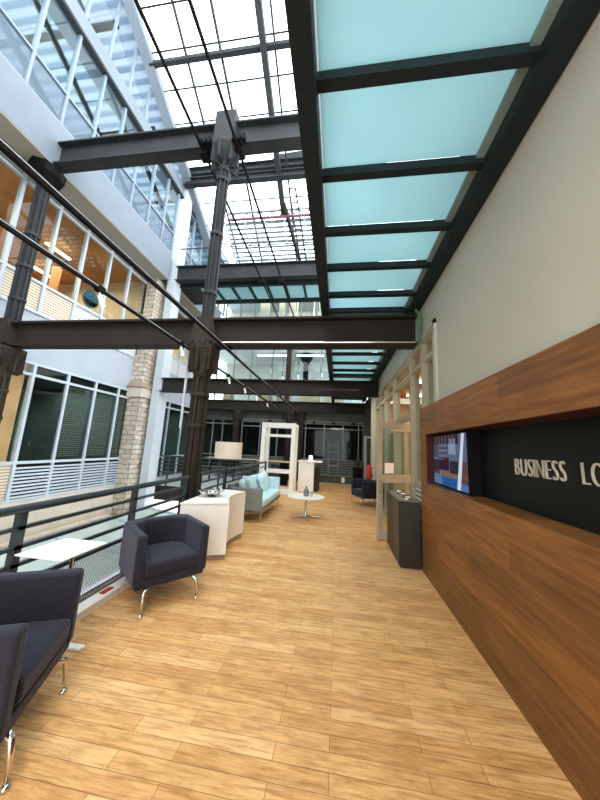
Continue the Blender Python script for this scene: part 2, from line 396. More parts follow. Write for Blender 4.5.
# corrugated translucent roof over the left gallery
cr = MB(); n = 230; vs = []; fs = []
for i in range(n+1):
    y = -.6 + i*(12.0)/n; z = rz(y) - .10 + .035*math.sin(26*y)
    vs += [(XF+.06, y, z), (-13.5, y, z)]
for i in range(n): fs.append((2*i, 2*i+1, 2*i+3, 2*i+2))
cr.add(vs, fs); o = cr.build('corrugated_roof', 'deck_roof', smooth=True)
tag(o, 'corrugated translucent roof sheeting above the upper left gallery', 'roof sheet')
for k, (xx, ww, txt) in enumerate(((-7.1, .07, 'slim sloping rafter under the corrugated roof, nearest the gallery glazing'), (-8.3, .07, 'slim sloping rafter second from the glazing under the corrugated roof'), (-9.6, .12, 'brown tapered rafter under the corrugated roof, farthest from the glazing'))):
    o = MB().bar((xx, -.5, rz(-.5)-.35), (xx, 11.4, rz(11.4)-.35), ww, .2).build('rafter', 'steel_up' if k < 2 else 'iron')
    tag(o, txt, 'rafter', 'gallery roof rafters')
pt = ['highest', 'second highest', 'third highest', 'lowest']
for k, y in enumerate((3.2, 5.0, 6.8, 8.6)):
    o = MB().bar((XF-.3, y, rz(y)-.24), (-13, y, rz(y)-.20), .06 if k != 1 else .14, .08).build('purlin', 'iron')
    tag(o, '%s cross purlin under the corrugated gallery roof' % pt[k], 'purlin', 'gallery roof purlins')

# rooms behind the left glazing
def room(name, x0, x1, y0, y1, z0, z1, wall, ceil, flo):
    t = .04
    tag(box(x0, x1, y0, y1, z0, z0+t).build('floor_'+name, flo), kind='structure')
    tag(box(x0, x1, y0, y1, z1-t, z1).build('ceiling_'+name, ceil), kind='structure')
    tag(box(x0-t, x0, y0, y1, z0, z1).box(x0, x1, y0-t, y0, z0, z1).box(x0, x1, y1, y1+t, z0, z1).build('wall_'+name, wall), kind='structure')
room('upper_office', -11.5, XG-.2, -2, 8.1, 4.1, 7.02, 'room_warm', 'ceil_wood', 'room_floor')
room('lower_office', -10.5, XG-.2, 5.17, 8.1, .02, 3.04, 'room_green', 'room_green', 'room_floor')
room('tan_office', -9.2, XG-.2, -2, 5.12, .02, 3.04, 'tan', 'tan', 'tan')
room('far_upper_office', -11.0, XG-.2, 8.2, 13, 4.1, 7.02, 'room_warm', 'ceil_wood', 'room_floor')
room('far_lower_office', -10.5, XG-.2, 8.2, 13, .02, 3.04, 'room_green', 'room_grey', 'room_floor')
pl = ['nearest', 'second', 'third', 'fourth', 'fifth', 'sixth', 'farthest']
for k, (x, y) in enumerate(((-8.2, 2.4), (-8.2, 4.2), (-8.2, 6.2), (-9.8, 3.2), (-9.8, 5.2), (-9.8, 7.0))):
    o = box(x-.04, x+.04, y-.35, y+.35, 6.74, 6.78).build('strip_light', 'strip_glow')
    tag(o, 'strip light under the upper left timber ceiling, %s in the %s row' % (pl[k % 3], 'glass side' if k < 3 else 'back'), 'ceiling light', 'office strip lights')
o = MB().tube([(-7.6, 6.88, 5.62), (-7.57, 6.88, 5.62)], .27, 32).build('round_sign', 'teal_disc'); tag(o, 'round teal and black disc standing behind the upper left office glass', 'sign')
MB().add([(-7.56, 6.63, 5.58), (-7.56, 7.13, 5.58), (-7.56, 7.02, 5.42), (-7.56, 6.74, 5.42)], [(0, 1, 2, 3)]).build('dark_band', 'black', o)
for k, y in enumerate((3.6, 6.8)):
    o = MB().tube([(-8.9, y, 4.14), (-8.9, y, 6.98)], .12, 12).build('timber_post', 'ceil_wood')
    tag(o, 'round timber post inside the upper left office, %s' % ('nearer one' if k == 0 else 'farther one'), 'post')

# ------------------------------------------------------------------ pillars
e = empty('stone_pillar', (-6.7, 8.3, -2.1), 'rough limestone block pillar between the left windows and the white pillar', 'pillar')
box(-6.9, -6.3, 7.98, 8.62, -2.1, 2.82).box(-6.88, -6.34, 8.02, 8.60, 3.30, 7.03).build('shaft', 'stone', e)
box(-6.95, -6.24, 7.9, 8.68, 2.82, 3.14).build('stone_block', M['beige_wall'], e, .02)
MB().add([(-6.97,7.84,3.14),(-6.2,7.84,3.14),(-6.2,8.70,3.14),(-6.97,8.70,3.14),(-6.9,7.98,3.32),(-6.32,7.98,3.32),(-6.32,8.60,3.32),(-6.9,8.60,3.32)],
         [(0,3,2,1),(4,5,6,7),(0,1,5,4),(1,2,6,5),(2,3,7,6),(3,0,4,7)]).build('cap', 'plinth', e)
tag(box(-6.15, -5.88, 8.28, 8.72, -2.1, 11.0).build('white_pillar', 'pillar'), 'tall square white pillar beside the limestone pillar on the left facade', 'pillar')

# ------------------------------------------------------------------ steel beams and columns
def ibeam_x(x0, x1, y, z0, z1, w=.24, t=.035, mb=None):
    m = mb or MB()
    m.box(x0, x1, y-w/2, y+w/2, z0, z0+t).box(x0, x1, y-w/2, y+w/2, z1-t, z1).box(x0+.002, x1-.002, y-.015, y+.015, z0+t, z1-t)
    return m
beams = [
 (-6.9, 1.14, 4.2, 3.08, 3.55, 'steel', 'dark steel beam spanning between the near columns just above the lounge'),
 (-6.0, 1.19, 8.4, 3.08, 3.55, 'steel', 'dark steel beam from the white pillar across the lounge, second one away'),
 (-6.6, 1.19, 12.6, 3.08, 3.55, 'steel', 'farthest low dark beam in front of the dark windows'),
 (-6.02, -.22, 4.2, 7.05, 7.58, 'steel_up', 'high grey beam on top of the near central column'),
 (-5.9, 1.15, 8.4, 7.12, 7.68, 'steel_up', 'high grey beam from the white pillar above the teal glazed soffit'),
 (-5.9, 1.15, 8.15, 11.28, 11.58, 'steel_up', 'upper of the paired topmost beams under the glass roof'),
 (-5.9, 1.15, 8.15, 10.86, 11.14, 'steel_up', 'lower of the paired topmost beams under the glass roof'),
]
for x0, x1, y, z0, z1, mt, lab in beams:
    tag(ibeam_x(x0, x1, y, z0, z1, .24 if z1-z0 > .4 else .2).build('steel_beam', mt), lab, 'beam', 'steel beams across the atrium')
o = MB().prism_y([(-2.6, 11.58), (-2.35, 11.78), (-1.5, 11.84), (-.65, 11.78), (-.4, 11.58)], 8.05, 8.25).build('gusset_plate', 'steel_up')
tag(o, 'arched steel plate sitting on top of the paired topmost beams', 'gusset plate')

def column(x, y, z0, z1, w, levels, lab, mat='iron', base=False, tapered=False):
    e = empty('steel_column', (x, y, z0), lab, 'column', 'iron columns of the atrium')
    m = MB().tube([(x, y, z0), (x, y, z1)], w*.36, 8)
    for a in range(4):
        t = a*math.pi/2 + math.pi/4*0
        c, s_ = math.cos(t), math.sin(t)
        mm = Matrix.Translation((x+c*w*.38, y+s_*w*.38, (z0+z1)/2)) @ Matrix.Rotation(t, 4, 'Z')
        m.mbox(mm, w*.26, w*.16, z1-z0)
        t += math.pi/4; c, s_ = math.cos(t), math.sin(t)
        mm = Matrix.Translation((x+c*w*.40, y+s_*w*.40, (z0+z1)/2)) @ Matrix.Rotation(t, 4, 'Z')
        m.mbox(mm, w*.3, w*.07, z1-z0)
    m.build('shaft', mat, e)
    for z in levels:
        MB().lathe([(w*.36, z-.03), (w*.60, z-.03), (w*.62, z), (w*.60, z+.03), (w*.36, z+.03)], (x, y, 0), 8).build('collar', mat, e)
    return e
def capital(e, x, y, z0, z1, r0, r1, mat='iron'):
    m = MB().lathe([(r0, z0), (r0*1.05, z0+(z1-z0)*.35), (r1*.85, z0+(z1-z0)*.72), (r1, z1-.05), (r1, z1)], (x, y, 0), 8)
    for a in range(8):
        t = a*math.pi/4; c, s_ = math.cos(t), math.sin(t)
        mm = Matrix.Translation((x+c*(r1*.68), y+s_*(r1*.68), (z0+z1)/2+.04)) @ Matrix.Rotation(t, 4, 'Z')
        m.mbox(mm, r1*.62, .035, (z1-z0)*.8)
    m.build('capital', mat, e, 0)
def bracket(e, x, y, z0, z1, w, mat='iron'):
    m = box(x-w*.5, x+w*.5, y-.16, y+.16, z0, z1)
    for s_ in (-1, 1):
        m.add([(x+s_*w*.5, y-.15, z0+.02), (x+s_*w*.95, y-.15, z0+.02), (x+s_*w*.5, y-.15, z0+.5),
               (x+s_*w*.5, y+.15, z0+.02), (x+s_*w*.95, y+.15, z0+.02), (x+s_*w*.5, y+.15, z0+.5)],
              [(0, 1, 2), (3, 5, 4), (0, 3, 4, 1), (1, 4, 5, 2), (0, 2, 5, 3)])
    m.build('beam_bracket', mat, e)
    for dx in (-w*.62, -w*.2, w*.2, w*.62):
        MB().tube([(x+dx, y-.19, z0+.06), (x+dx, y-.155, z0+.06)], .028, 8).build('bolt', 'steel_up', e)
CX, CY = -2.25, 4.2
e = column(CX, CY, -2.1, 2.72, .26, [2.25, 1.75, 2.62], 'brown iron column rising beside the white sideboard and railing', 'iron')
capital(e, CX, CY, 2.55, 3.06, .14, .25)
bracket(e, CX, CY, 3.07, 3.56, .26)
o = MB().prism([(CX+.25*math.cos(k*math.pi/4+.39), CY+.25*math.sin(k*math.pi/4+.39)) for k in range(8)], 3.055, 3.085).build('cap_plate', 'iron', e)
e = column(CX-.02, CY, 3.56, 7.1, .20, [4.05, 5.2, 6.35], 'slimmer upper column standing on the near central column', 'steel_up')
capital(e, CX-.02, CY, 6.55, 7.06, .11, .27, 'steel_up')
box(CX-.22, CX+.18, CY-.17, CY+.17, 7.06, 7.78).build('beam_bracket', 'steel_up', e)
m = MB()
for s_ in (-1, 1):
    for k in range(3): m.box(CX-.02+s_*(.24+.09*k)-.03, CX-.02+s_*(.24+.09*k)+.03, CY-.25, CY-.15, 6.98, 7.10)
m.build('bolt', 'black', e)
LX = -6.25
e = column(LX, CY, -2.1, 2.72, .28, [1.75, 2.25], 'dark iron column in front of the lower left windows', 'iron')
capital(e, LX, CY, 2.5, 3.06, .15, .30)
bracket(e, LX, CY, 3.07, 3.6, .26)
e = column(LX, CY, 3.6, 6.75, .22, [4.05, 4.75, 5.45], 'upper dark column in front of the office windows on the left', 'steel_up')
MB().lathe([(.12, 6.62), (.20, 6.75), (.30, 6.84), (.31, 7.025)], (LX, CY, 0), 8).build('capital', 'black', e)
for k, (x, y, lab) in enumerate(((-2.25, 12.55, 'far dark column seen through the white display frame'), (-1.72, 12.75, 'far dark column just right of the white display frame'), (-4.75, 12.55, 'far dark column left of the lamp shade beneath the far beams'))):
    e = column(x, y, 0, 3.0, .26, [1.2], lab, 'iron'); capital(e, x, y, 2.6, 3.07, .14, .24)
for k, (x, y, lab) in enumerate(((-2.4, 12.55, 'dark post between far beams in front of the upper grey room'),)):
    o = box(x-.11, x+.11, y-.1, y+.1, 3.55, 7.4).build('steel_post', 'iron'); tag(o, lab, 'post')
# green strap at the beam end by the wall, pale conduit on the beam and on the column
tag(MB().tube([(1.10, 4.02, 3.60), (1.15, 4.02, 3.5), (1.165, 4.02, 3.3), (1.15, 4.02, 3.1), (1.12, 4.02, 3.06)], .02, 8).build('cable_strap', 'green_strap'),
    'green cable wrapped around the right end of the near beam', 'cable')
tag(MB().tube([(-1.95, 4.05, 3.10), (1.1, 4.05, 3.10)], .014, 8).build('conduit', 'chrome'), 'thin pale conduit along the bottom of the near beam', 'conduit')
tag(MB().tube([(-2.47, 4.1, 1.7), (-2.47, 4.1, 2.3), (-2.47, 4.1, 2.75), (-2.56, 4.1, 3.06)], .022, 8).build('conduit', 'frame_white'), 'thin white conduit running down the left of the near central column', 'conduit')

# ------------------------------------------------------------------ track lighting and tie rods
def track(x, label, heads, y0=-1, y1=12.4):
    e = empty('track_light', (x, y0, 3.0), label, 'track light', 'lighting tracks under the beams')
    box(x-.018, x+.018, y0, y1, 2.99, 3.03).build('track', 'track', e)
    box(x+.019, x+.021, y0, y1, 3.016, 3.022).build('edge_strip', 'frame_white', e)
    for y in (4.2, 8.4): box(x-.02, x+.02, y-.03, y+.03, 3.031, 3.079).build('hanger', 'track', e)
    for y in heads:
        box(x-.03, x+.03, y-.04, y+.04, 2.975, 3.035).build('adapter', 'black', e)
        h = MB().tube([(x, y, 2.97), (x+.01, y+.02, 2.93)], .01, 6).tube([(x+.01, y, 2.94), (x+.02, y+.05, 2.84)], .024, 12).build('spot_head', 'white_lam', e)
        MB().tube([(x+.02, y+.051, 2.838), (x+.0205, y+.053, 2.835)], .019, 12).build('bulb', 'bulb', h)
track(-1.82, 'black lighting track from upper left passing over the white sideboard', [], y1=12.48)
track(-2.48, 'black lighting track carrying small white spot heads, left of the plain track', [2.33, 3.85, 4.9, 5.8, 6.9, 8.0, 9.3], y1=12.48)
o = box(-2.6, -1.7, 12.5, 12.6, 2.99, 3.079).build('track_junction', 'black'); tag(o, 'black cross bar joining the far ends of the lighting tracks', 'track joint')
for k, x in enumerate((-2.69, -2.0)):
    e = empty('tie_rod', (x, -1, 7.0), ('left' if k == 0 else 'right') + ' one of two long dark tie rods slung under the high beams', 'tie rod', 'tie rods under the high beams')
    MB().tube([(x, -1, 7.0), (x, 11.2, 7.0)], .028, 8).build('rod', 'track', e)
    for y in (4.2, 8.4): box(x-.09, x+.09, y-.10, y+.10, 6.93, 7.06).build('clamp', 'track', e)

# ------------------------------------------------------------------ glass roof
e = empty('atrium_roof', (-2, 5, 12), kind='structure'); e.name = 'ceiling_glass_roof'
def rb(x0, y0, x1, y1, w, h, dz=0): return MB().bar((x0, y0, rz(y0)+dz), (x1, y1, rz(y1)+dz), w, h)
for x, w_ in ((-4.65, .05), (-3.6, .06), (-2.02, .05), (-.9, .05), (.3, .05)): rb(x, -.5, x, 11.2, w_, .10).build('glazing_bar', 'steel_up', e)
rb(-2.32, -.5, -2.32, 9.3, .17, .24, -.15).build('main_rafter', 'steel_up', e)
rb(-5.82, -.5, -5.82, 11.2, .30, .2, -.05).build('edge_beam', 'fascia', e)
rb(-2.25, 8.9, -1.75, 11.2, .10, .2, -.25).build('lattice_rafter', 'iron', e)
for k in range(-6, 9):
    y = 5.6 + .66*k
    rb(-5.8, y, 1.4, y, .03, .03, .03).build('purlin', 'steel', e)
rb(-5.8, 5.73, 1.4, 5.73, .12, .12, -.1).build('cross_beam', 'steel_up', e)
rb(-5.8, 2.5, 1.4, 2.5, .12, .12, -.1).build('cross_beam', 'steel_up', e)
MB().add([(-6.05, -.5, rz(-.5)+.06), (1.5, -.5, rz(-.5)+.06), (1.5, 11.2, rz(11.2)+.06), (-6.05, 11.2, rz(11.2)+.06)], [(0, 1, 2, 3)]).build('roof_glass', 'glass', e)
# lattice truss and louvre screen at the foot of the glass roof
e = empty('lattice_truss', (-2, 9.2, rz(9.2)), 'reddish lattice truss crossing under the glass roof above the white louvres', 'truss')
a, b = rz(9.2)-.05, rz(9.2)-.35
box(-4.6, 1.3, 9.16, 9.24, a-.03, a+.03).build('top_chord', 'frame_white', e)
box(-4.6, 1.3, 9.16, 9.24, b-.03, b+.03).build('bottom_chord', 'redbrown', e)
m = MB(); x = -4.5; k = 0
while x < 1.2:
    m.bar((x, 9.2, a if k % 2 else b), (x+.25, 9.2, b if k % 2 else a), .03, .03); x += .25; k += 1
m.build('lattice', 'redbrown', e)
e = empty('louvre_screen', (-2, 10, 10), 'white horizontal louvre screen at the low end of the glass roof', 'louvre screen')
m = MB(); y = 9.35
while y < 11.15:
    m.box(-4.7, 1.3, y, y+.12, rz(y)-.30, rz(y)-.293); y += .16
m.build('slats', 'slat_white', e)
for x in (-4.7, -3.9, -3.1, -2.3, -1.5, -.7):
    MB().bar((x, 9.25, rz(9.25)-.36), (x, 11.2, rz(11.2)-.36), .05, .07).build('stile', 'frame_white', e)
tag(MB().tube([(-5.8, 8.3, 8.35), (1.1, 8.3, 8.35)], .02, 8).build('guard_rail', 'steel_up'), 'thin guard rail above the second high beam', 'rail')
e = empty('roof_walkway', (-2.1, 8.6, 9.6), 'brown hanging ladder-like steel frame near the top right of the glass roof', 'steel frame')
for x in (-2.05, -1.8): MB().bar((x, 8.7, 11.0), (x+.3, 10.6, 9.2), .05, .05).build('stringer', 'iron', e)
for k in range(7):
    t = k/6; MB().bar((-2.05+.3*t, 8.7+1.9*t, 11.0-1.8*t), (-1.8+.3*t, 8.7+1.9*t, 11.0-1.8*t), .03, .03).build('rung', 'iron', e)

# ------------------------------------------------------------------ teal glazed soffits
def soffit(label, y0, y1, ys, z=3.68, xa=-.27, xb=1.19):
    e = empty('glazed_soffit', (0, y0, z), label, 'glass soffit', 'teal glazed soffits over the right side')
    box(xa-.03, xa+.09, y0, y1, z-.128, z+.34).build('edge_beam', 'teal_frame', e)
    box(xb-.14, xb, y0, y1, z-.05, z+.2).build('wall_channel', 'teal_frame', e)
    box(xb-.20, xb-.145, y0, y1, z+.05, z+.08).build('gutter_strip', 'gutter', e)
    for y in ys: box(xa+.09, xb-.14, y-.033, y+.033, z+.01, z+.08).build('crossbar', 'teal_frame', e)
    q = [y0] + [y for y in ys if y0+.05 < y < y1-.05] + [y1]
    for a, b in zip(q[:-1], q[1:]): box(xa+.1, xb-.15, a+.03, b-.03, z+.085, z+.10).build('glass_pane', 'teal_glass', e)
soffit('large teal frosted glass soffit over the walnut wall, nearest the camera', -2.6, 4.3, [-2.2, -1.5, -.8, -.08, .63, 1.35, 1.95, 2.56, 3.15, 3.78, 4.26])
soffit('smaller teal glass soffit between the near and second low beams', 4.35, 8.35, [4.4, 5.05, 5.7, 6.38, 7.1, 7.78, 8.3])
soffit('farthest teal glass soffit beyond the second low beam', 8.45, 12.5, [8.5, 9.2, 9.9, 10.6, 11.3, 12.0, 12.46])
e = empty('glazed_soffit', (-2, 9, 7.0), 'teal glass soffit slung across the atrium under the second high beam', 'glass soffit')
box(-5.95, 1.15, 8.62, 8.72, 7.03, 7.2).build('edge_beam', 'teal_frame', e)
box(-5.95, 1.15, 9.76, 9.86, 7.03, 7.2).build('edge_beam', 'teal_frame', e)
box(-5.98, -5.3, 8.72, 9.76, 7.06, 7.16).build('end_panel', 'teal_frame', e)
x = -5.28
while x < 1.0:
    box(x-.035, x+.035, 8.72, 9.76, 7.06, 7.16).build('crossbar', 'teal_frame', e)
    box(x+.04, x+.62, 8.73, 9.75, 7.165, 7.18).build('glass_pane', 'teal_glass', e); x += .66

# ------------------------------------------------------------------ right wall: walnut panel with niche, sign and screen
e = empty('walnut_panel', (XP, 2, 0), 'long walnut plank wall panel with a recessed black display band', 'wall panel')
Y0, Y1, ZT = -2.9, 4.05, 2.1
for nm, bx in (('lower_panel', (XP, 1.19, Y0, Y1, 0, 1.12)), ('upper_panel', (XP, 1.19, Y0, Y1, 1.74, ZT)), ('end_panel', (XP, 1.198, 3.80, Y1, 1.12, 1.74))):
    box(*bx).build(nm, 'walnut', e)
BX = 1.188
# the niche goes into the wall: reveals + back
box(1.34, 1.355, -2.9, 3.78, 1.13, 1.735).build('sign_panel', 'sign_panel', e)
box(XP+.001, 1.34, -2.9, 3.78, 1.1205, 1.128).build('niche_sill', 'walnut', e)
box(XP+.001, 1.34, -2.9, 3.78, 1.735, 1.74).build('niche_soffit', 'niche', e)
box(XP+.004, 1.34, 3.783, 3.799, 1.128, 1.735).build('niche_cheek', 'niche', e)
# screen
TY0, TY1 = 2.83, 3.775
e = empty('display_screen', (1.22, 3.3, 1.14), 'flat television showing a bright interior photo at the far end of the niche', 'screen')
box(1.214, 1.33, TY0, TY1, 1.132, 1.725).build('housing', 'black', e)
def scr(u0, u1, v0, v1, c, s=1.0, k=1):
    """u: 0 far (left in view) .. 1 near; v: 0 bottom .. 1 top"""
    y1 = TY1-.015-u0*(TY1-TY0-.03); y0 = TY1-.015-u1*(TY1-TY0-.03); z0 = 1.15+v0*.56; z1 = 1.15+v1*.56
    return box(1.2136-.0006*k, 1.214-.0006*k, y0, y1, z0, z1).build('picture', emis('screen %d %d %d' % c, c, s*.5), e)
scr(0, 1, 0, 1, (122, 134, 168))
for a in ((0, .8, .82, 1, (74, 58, 70)), (.0, .16, .55, .82, (96, 104, 128)), (.18, .48, .52, .86, (90, 96, 116)), (.52, .72, .62, .92, (176, 192, 226)), (.0, .2, .2, .5, (84, 58, 76)),
          (.2, .52, .30, .5, (66, 50, 66)), (.34, .52, .30, .56, (112, 34, 60)), (.54, .78, .26, .5, (62, 66, 72)), (.0, 1, .2, .27, (176, 126, 104)), (.0, .28, .0, .2, (120, 156, 206)),
          (.28, .72, .0, .17, (52, 116, 196)), (.84, 1, .12, .5, (128, 92, 92)), (.8, 1, .0, .12, (110, 150, 210))): scr(*a, k=2)
for q in range(5):
    for p in range(3): scr(.20+.055*q, .235+.055*q, .56+.10*p, .62+.10*p, (158, 164, 186), 1, 3)
for q in range(6): scr(.08+.11*q, .12+.11*q, .84, .98, (128, 110, 116), 1, 3)
MB().add([(1.2118, TY1-.90*.92, 1.71), (1.2118, TY1-.97*.92, 1.71), (1.2118, TY1-.83*.92, 1.15), (1.2118, TY1-.74*.92, 1.15)], [(0, 1, 2, 3)]).build('light_streak', emis('screen streak', (220, 228, 250), .8), e)
# lettering BUSINESS LOUNGE
e = empty('wall_lettering', (1.17, 2.0, 1.4), 'raised pale metal letters reading BUSINESS LOUNGE on the black band', 'sign')
def letters(text, ystart, z0, h, adv):
    y = ystart
    for ch in text:
        if ch == ' ': y -= adv*1.05; continue
        cu = bpy.data.curves.new('t', 'FONT'); cu.body = ch; cu.size = h/.70; cu.extrude = .006; cu.resolution_u = 6; cu.offset = -.0035
        ob = bpy.data.objects.new('t', cu); COL.objects.link(ob)
        dg = bpy.context.evaluated_depsgraph_get(); me = bpy.data.meshes.new_from_object(ob.evaluated_get(dg))
        bpy.data.objects.remove(ob); me.name = 'letter'; me.materials.clear(); me.materials.append(M['letter'])
        xs = [v.co.x for v in me.vertices]; w_ = (max(xs)-min(xs)); x0 = min(xs); sx = .60
        for v in me.vertices:
            a, b, c = v.co.x-x0, v.co.y, v.co.z
            v.co = Vector((1.333-c, y-a*sx, z0+b)) - Vector((1.17, 2.0, 1.4))
        o = bpy.data.objects.new('letter', me); COL.objects.link(o); o.parent = e
        y -= w_*sx + adv*.22
letters('BUSINESS LOUNGE', 2.335, 1.372, .125, .092)

# ------------------------------------------------------------------ storefront on the right wall
SY = [3.56, 4.06, 4.72, 6.16, 7.3, 8.2, 9.05]
e = empty('window_8', (XW+.08, 3.5, 0), kind='structure')
f = MB()
for y in SY: f.box(XW-.02, XW+.12, y-.035, y+.035, 2.0 if y < 3.8 else 0, 3.12)
f.build('window_frame', 'frame_beige', e)
r = box(XW-.015, XW+.115, SY[0], SY[-1], 3.06, 3.13).box(XW-.01, XW+.11, SY[0], SY[-1], 2.77, 2.83).box(XW-.01, XW+.11, SY[2], SY[3], 2.06, 2.13).box(XW-.01, XW+.11, SY[1], SY[2], 1.0, 1.06).box(XW-.01, XW+.11, SY[0], SY[1], 2.0, 2.05)
for a, b in ((1, 2), (3, 4), (4, 5), (5, 6)): r.box(XW-.01, XW+.11, SY[a], SY[b], 0, .09)
r.build('window_rail', 'frame_beige', e)
box(XW-.03, XW+.0, 3.48, 3.55, 2.11, 3.2).box(XW-.03, XW, 3.48, 9.1, 3.13, 3.19).build('architrave', 'wallgrey', e)
for i in range(6):
    box(XW+.05, XW+.056, SY[i]+.03, SY[i+1]-.03, 2.83, 3.06).build('pane', 'glass', e)
    z0 = 2.13 if i == 2 else (2.05 if i == 0 else (1.06 if i == 1 else .09))
    box(XW+.05, XW+.056, SY[i]+.03, SY[i+1]-.03, z0, 2.77).build('pane', 'glass', e)
    if i == 1: box(XW+.03, XW+.06, SY[i]+.035, SY[i+1]-.035, .09, 1.0).build('grille', 'lv_white', e)
# interior beyond the storefront
struct('wall_inner', box(4.6, 4.7, 3.0, 10.4, 0, 3.4).box(XW+.2, 4.6, 3.0, 3.1, 0, 3.4).box(XW+.2, 4.6, 10.3, 10.4, 0, 3.4), 'room_warm')
struct('ceiling_inner', box(XW+.2, 4.6, 3.0, 10.4, 3.3, 3.4), 'ceil_wood')
for k, (x, y) in enumerate(((1.9, 5.0), (2.2, 7.0), (2.6, 8.8))):
    tag(box(x-.5, x+.5, y-.05, y+.05, 3.2, 3.26).build('strip_light', 'strip_glow'), 'glowing ceiling strip inside the room on the right, %s' % ('nearest', 'middle one', 'farthest')[k], 'ceiling light', 'strip lights in the right room')
tag(MB().lathe([(.04, .22), (.10, .20), (.18, .0), (.17, 0), (.09, .19), (.03, .21)], (1.75, 5.0, 2.62), 20, False).build('pendant_lamp', 'orange'), 'orange pendant shade seen through the right hand glazing', 'lamp')
for k, y in enumerate((5.9, 7.7)):
    tag(box(1.9, 2.0, y-.05, y+.05, 0, 3.28).build('inner_post', 'frame_white'), 'pale inner post behind the right glazing, %s' % ('nearer' if k == 0 else 'farther'), 'post')
tag(box(1.5, 1.9, 6.6, 8.9, 0.02, 2.0).build('room_partition', 'tan'), 'tan partition standing inside the right hand room', 'partition')
# wall box
tag(box(1.13, 1.199, 8.66, 8.76, 3.22, 3.42).build('wall_speaker', 'frame_white', bevel=.01), 'small white box on the wall above the far end of the right glazing', 'speaker')

# ------------------------------------------------------------------ open door leaf (pivot door swung out into the lounge)
hp = Vector((.70, 5.10, 0)); hd = Vector((1.43, 5.55, 0)) - hp; W = hd.length; ang = math.atan2(hd.y, hd.x)
e = empty('glass_door', tuple(hp), 'open glass door with champagne metal frame behind the bin', 'door', rz=ang)
def L(*a): return MB().box(*a)
L(0, .10, -.022, .022, .015, 2.02).build('stile', 'frame_beige', e, .004, local=True)
L(W-.1, W, -.022, .022, .015, 2.02).build('stile', 'frame_beige', e, .004, local=True)
L(.1, W-.1, -.021, .021, 1.90, 2.02).build('top_rail', 'frame_beige', e, local=True)
L(.1, W-.1, -.021, .021, .95, 1.09).build('middle_rail', 'frame_beige', e, local=True)
L(.1, W-.1, -.021, .021, .015, .14).build('bottom_rail', 'frame_beige', e, local=True)
L(.1, W-.1, -.004, .004, .14, .95).build('pane', 'glass', e, local=True)
L(.1, W-.1, -.004, .004, 1.09, 1.90).build('pane', 'glass', e, local=True)
L(.16, .36, -.009, -.005, 1.11, 1.29).build('notice', 'paper', e, local=True)
MB().tube([(.05, -.022, .98), (.05, -.06, .98), (.05, -.06, .80), (.05, -.022, .80)], .011, 8).build('handle', 'chrome', e, local=True)
L(.35, .8, -.05, .021, 1.86, 1.9).build('door_closer', 'chrome', e, local=True)

# ------------------------------------------------------------------ bin cabinet
e = empty('recycling_bin', (.97, 4.5, 0), 'tall dark bronze recycling bin with round silver openings beside the walnut wall', 'bin')
bx0, bx1, by0, by1 = .855, 1.118, 4.08, 4.98
box(bx0, bx1, by0, by1, .01, .835).build('body', 'bin', e, .004)
for a, b in ((by0+.005, 4.525), (4.535, by1-.005)): box(bx0-.012, bx0-.001, a, b, .03, .82).build('door', 'bin', e, .003)
box(bx0-.015, bx1+.005, by0-.01, by1+.01, .837, .855).build('lid', 'bin_top', e, .004)
for y in (4.27, 4.56, 4.83):
    MB().lathe([(.065, 0), (.105, 0), (.105, .012), (.07, .012), (.065, 0)], (.98, y, .856), 24, False).build('rim', 'chrome', e)
    MB().lathe([(.0, 0), (.068, 0), (.068, .002), (0, .002)], (.98, y, .856), 24, False).build('opening', 'black', e)

# ------------------------------------------------------------------ railing
e = empty('railing', (-2.2, 2, 0), 'slate painted horizontal bar railing along the left edge of the deck, nearer run', 'railing', 'deck railings')
MB().tube([(-2.2, -1.5, .97), (-2.2, 4.0, .97)], .03, 14).build('handrail', 'rail', e)
for z in (.84, .71, .59): box(-2.215, -2.185, -1.5, 4.0, z-.013, z+.013).build('rail', 'rail', e)
box(-2.215, -2.185, -1.5, 4.0, .44, .47).build('rail', 'rail', e)
for y in (-.6, .62, 1.80, 2.93, 3.97): box(-2.235, -2.185, y-.025, y+.025, 0, .95).build('post', 'rail', e)
m = MB(); s_ = .42; st = .024
y = -1.4
while y < 4.35:
    for d in (1, -1):
        ya, yb = (y, y+.40*d*.55)
        m.bar((-2.2+.003*d, ya, .03), (-2.2+.003*d, yb, .43), .003, .004)
    y += st
m.build('wire_mesh', 'mesh', e)
e = empty('railing', (-2.2, 7, 0), 'slate bar railing behind the pale blue sofa', 'railing', 'deck railings')
MB().tube([(-2.22, 4.4, .97), (-2.22, 8.75, .97)], .03, 12).build('handrail', 'rail', e)
for z in (.84, .71, .59, .45): box(-2.235, -2.205, 4.4, 8.75, z-.013, z+.013).build('rail', 'rail', e)
for y in (4.45, 5.5, 6.6, 7.7, 8.72): box(-2.25, -2.2, y-.025, y+.025, 0, .95).build('post', 'rail', e)
e = empty('railing', (-4, 8.83, 0), 'slate bar railing across the far end of the court, beyond the near iron column', 'railing', 'deck railings')
MB().tube([(-6.6, 8.83, .97), (-2.55, 8.83, .97)], .03, 12).build('handrail', 'rail', e)
for z in (.84, .71, .59, .45): box(-6.6, -2.55, 8.815, 8.845, z-.013, z+.013).build('rail', 'rail', e)
for x in (-6.55, -5.6, -4.7, -3.8, -2.6): box(x-.025, x+.025, 8.87, 8.83, 0, .95).build('post', 'rail', e)
e = empty('cable_duct', (-2.15, 1, 0), 'long white floor duct at the foot of the railing with a red socket', 'cable duct')
box(-2.18, -2.06, -1.5, 3.05, .0, .07).build('duct', 'white_lam', e, .006)
box(-2.15, -2.10, 2.56, 2.68, .07, .078).build('socket', 'red', e)

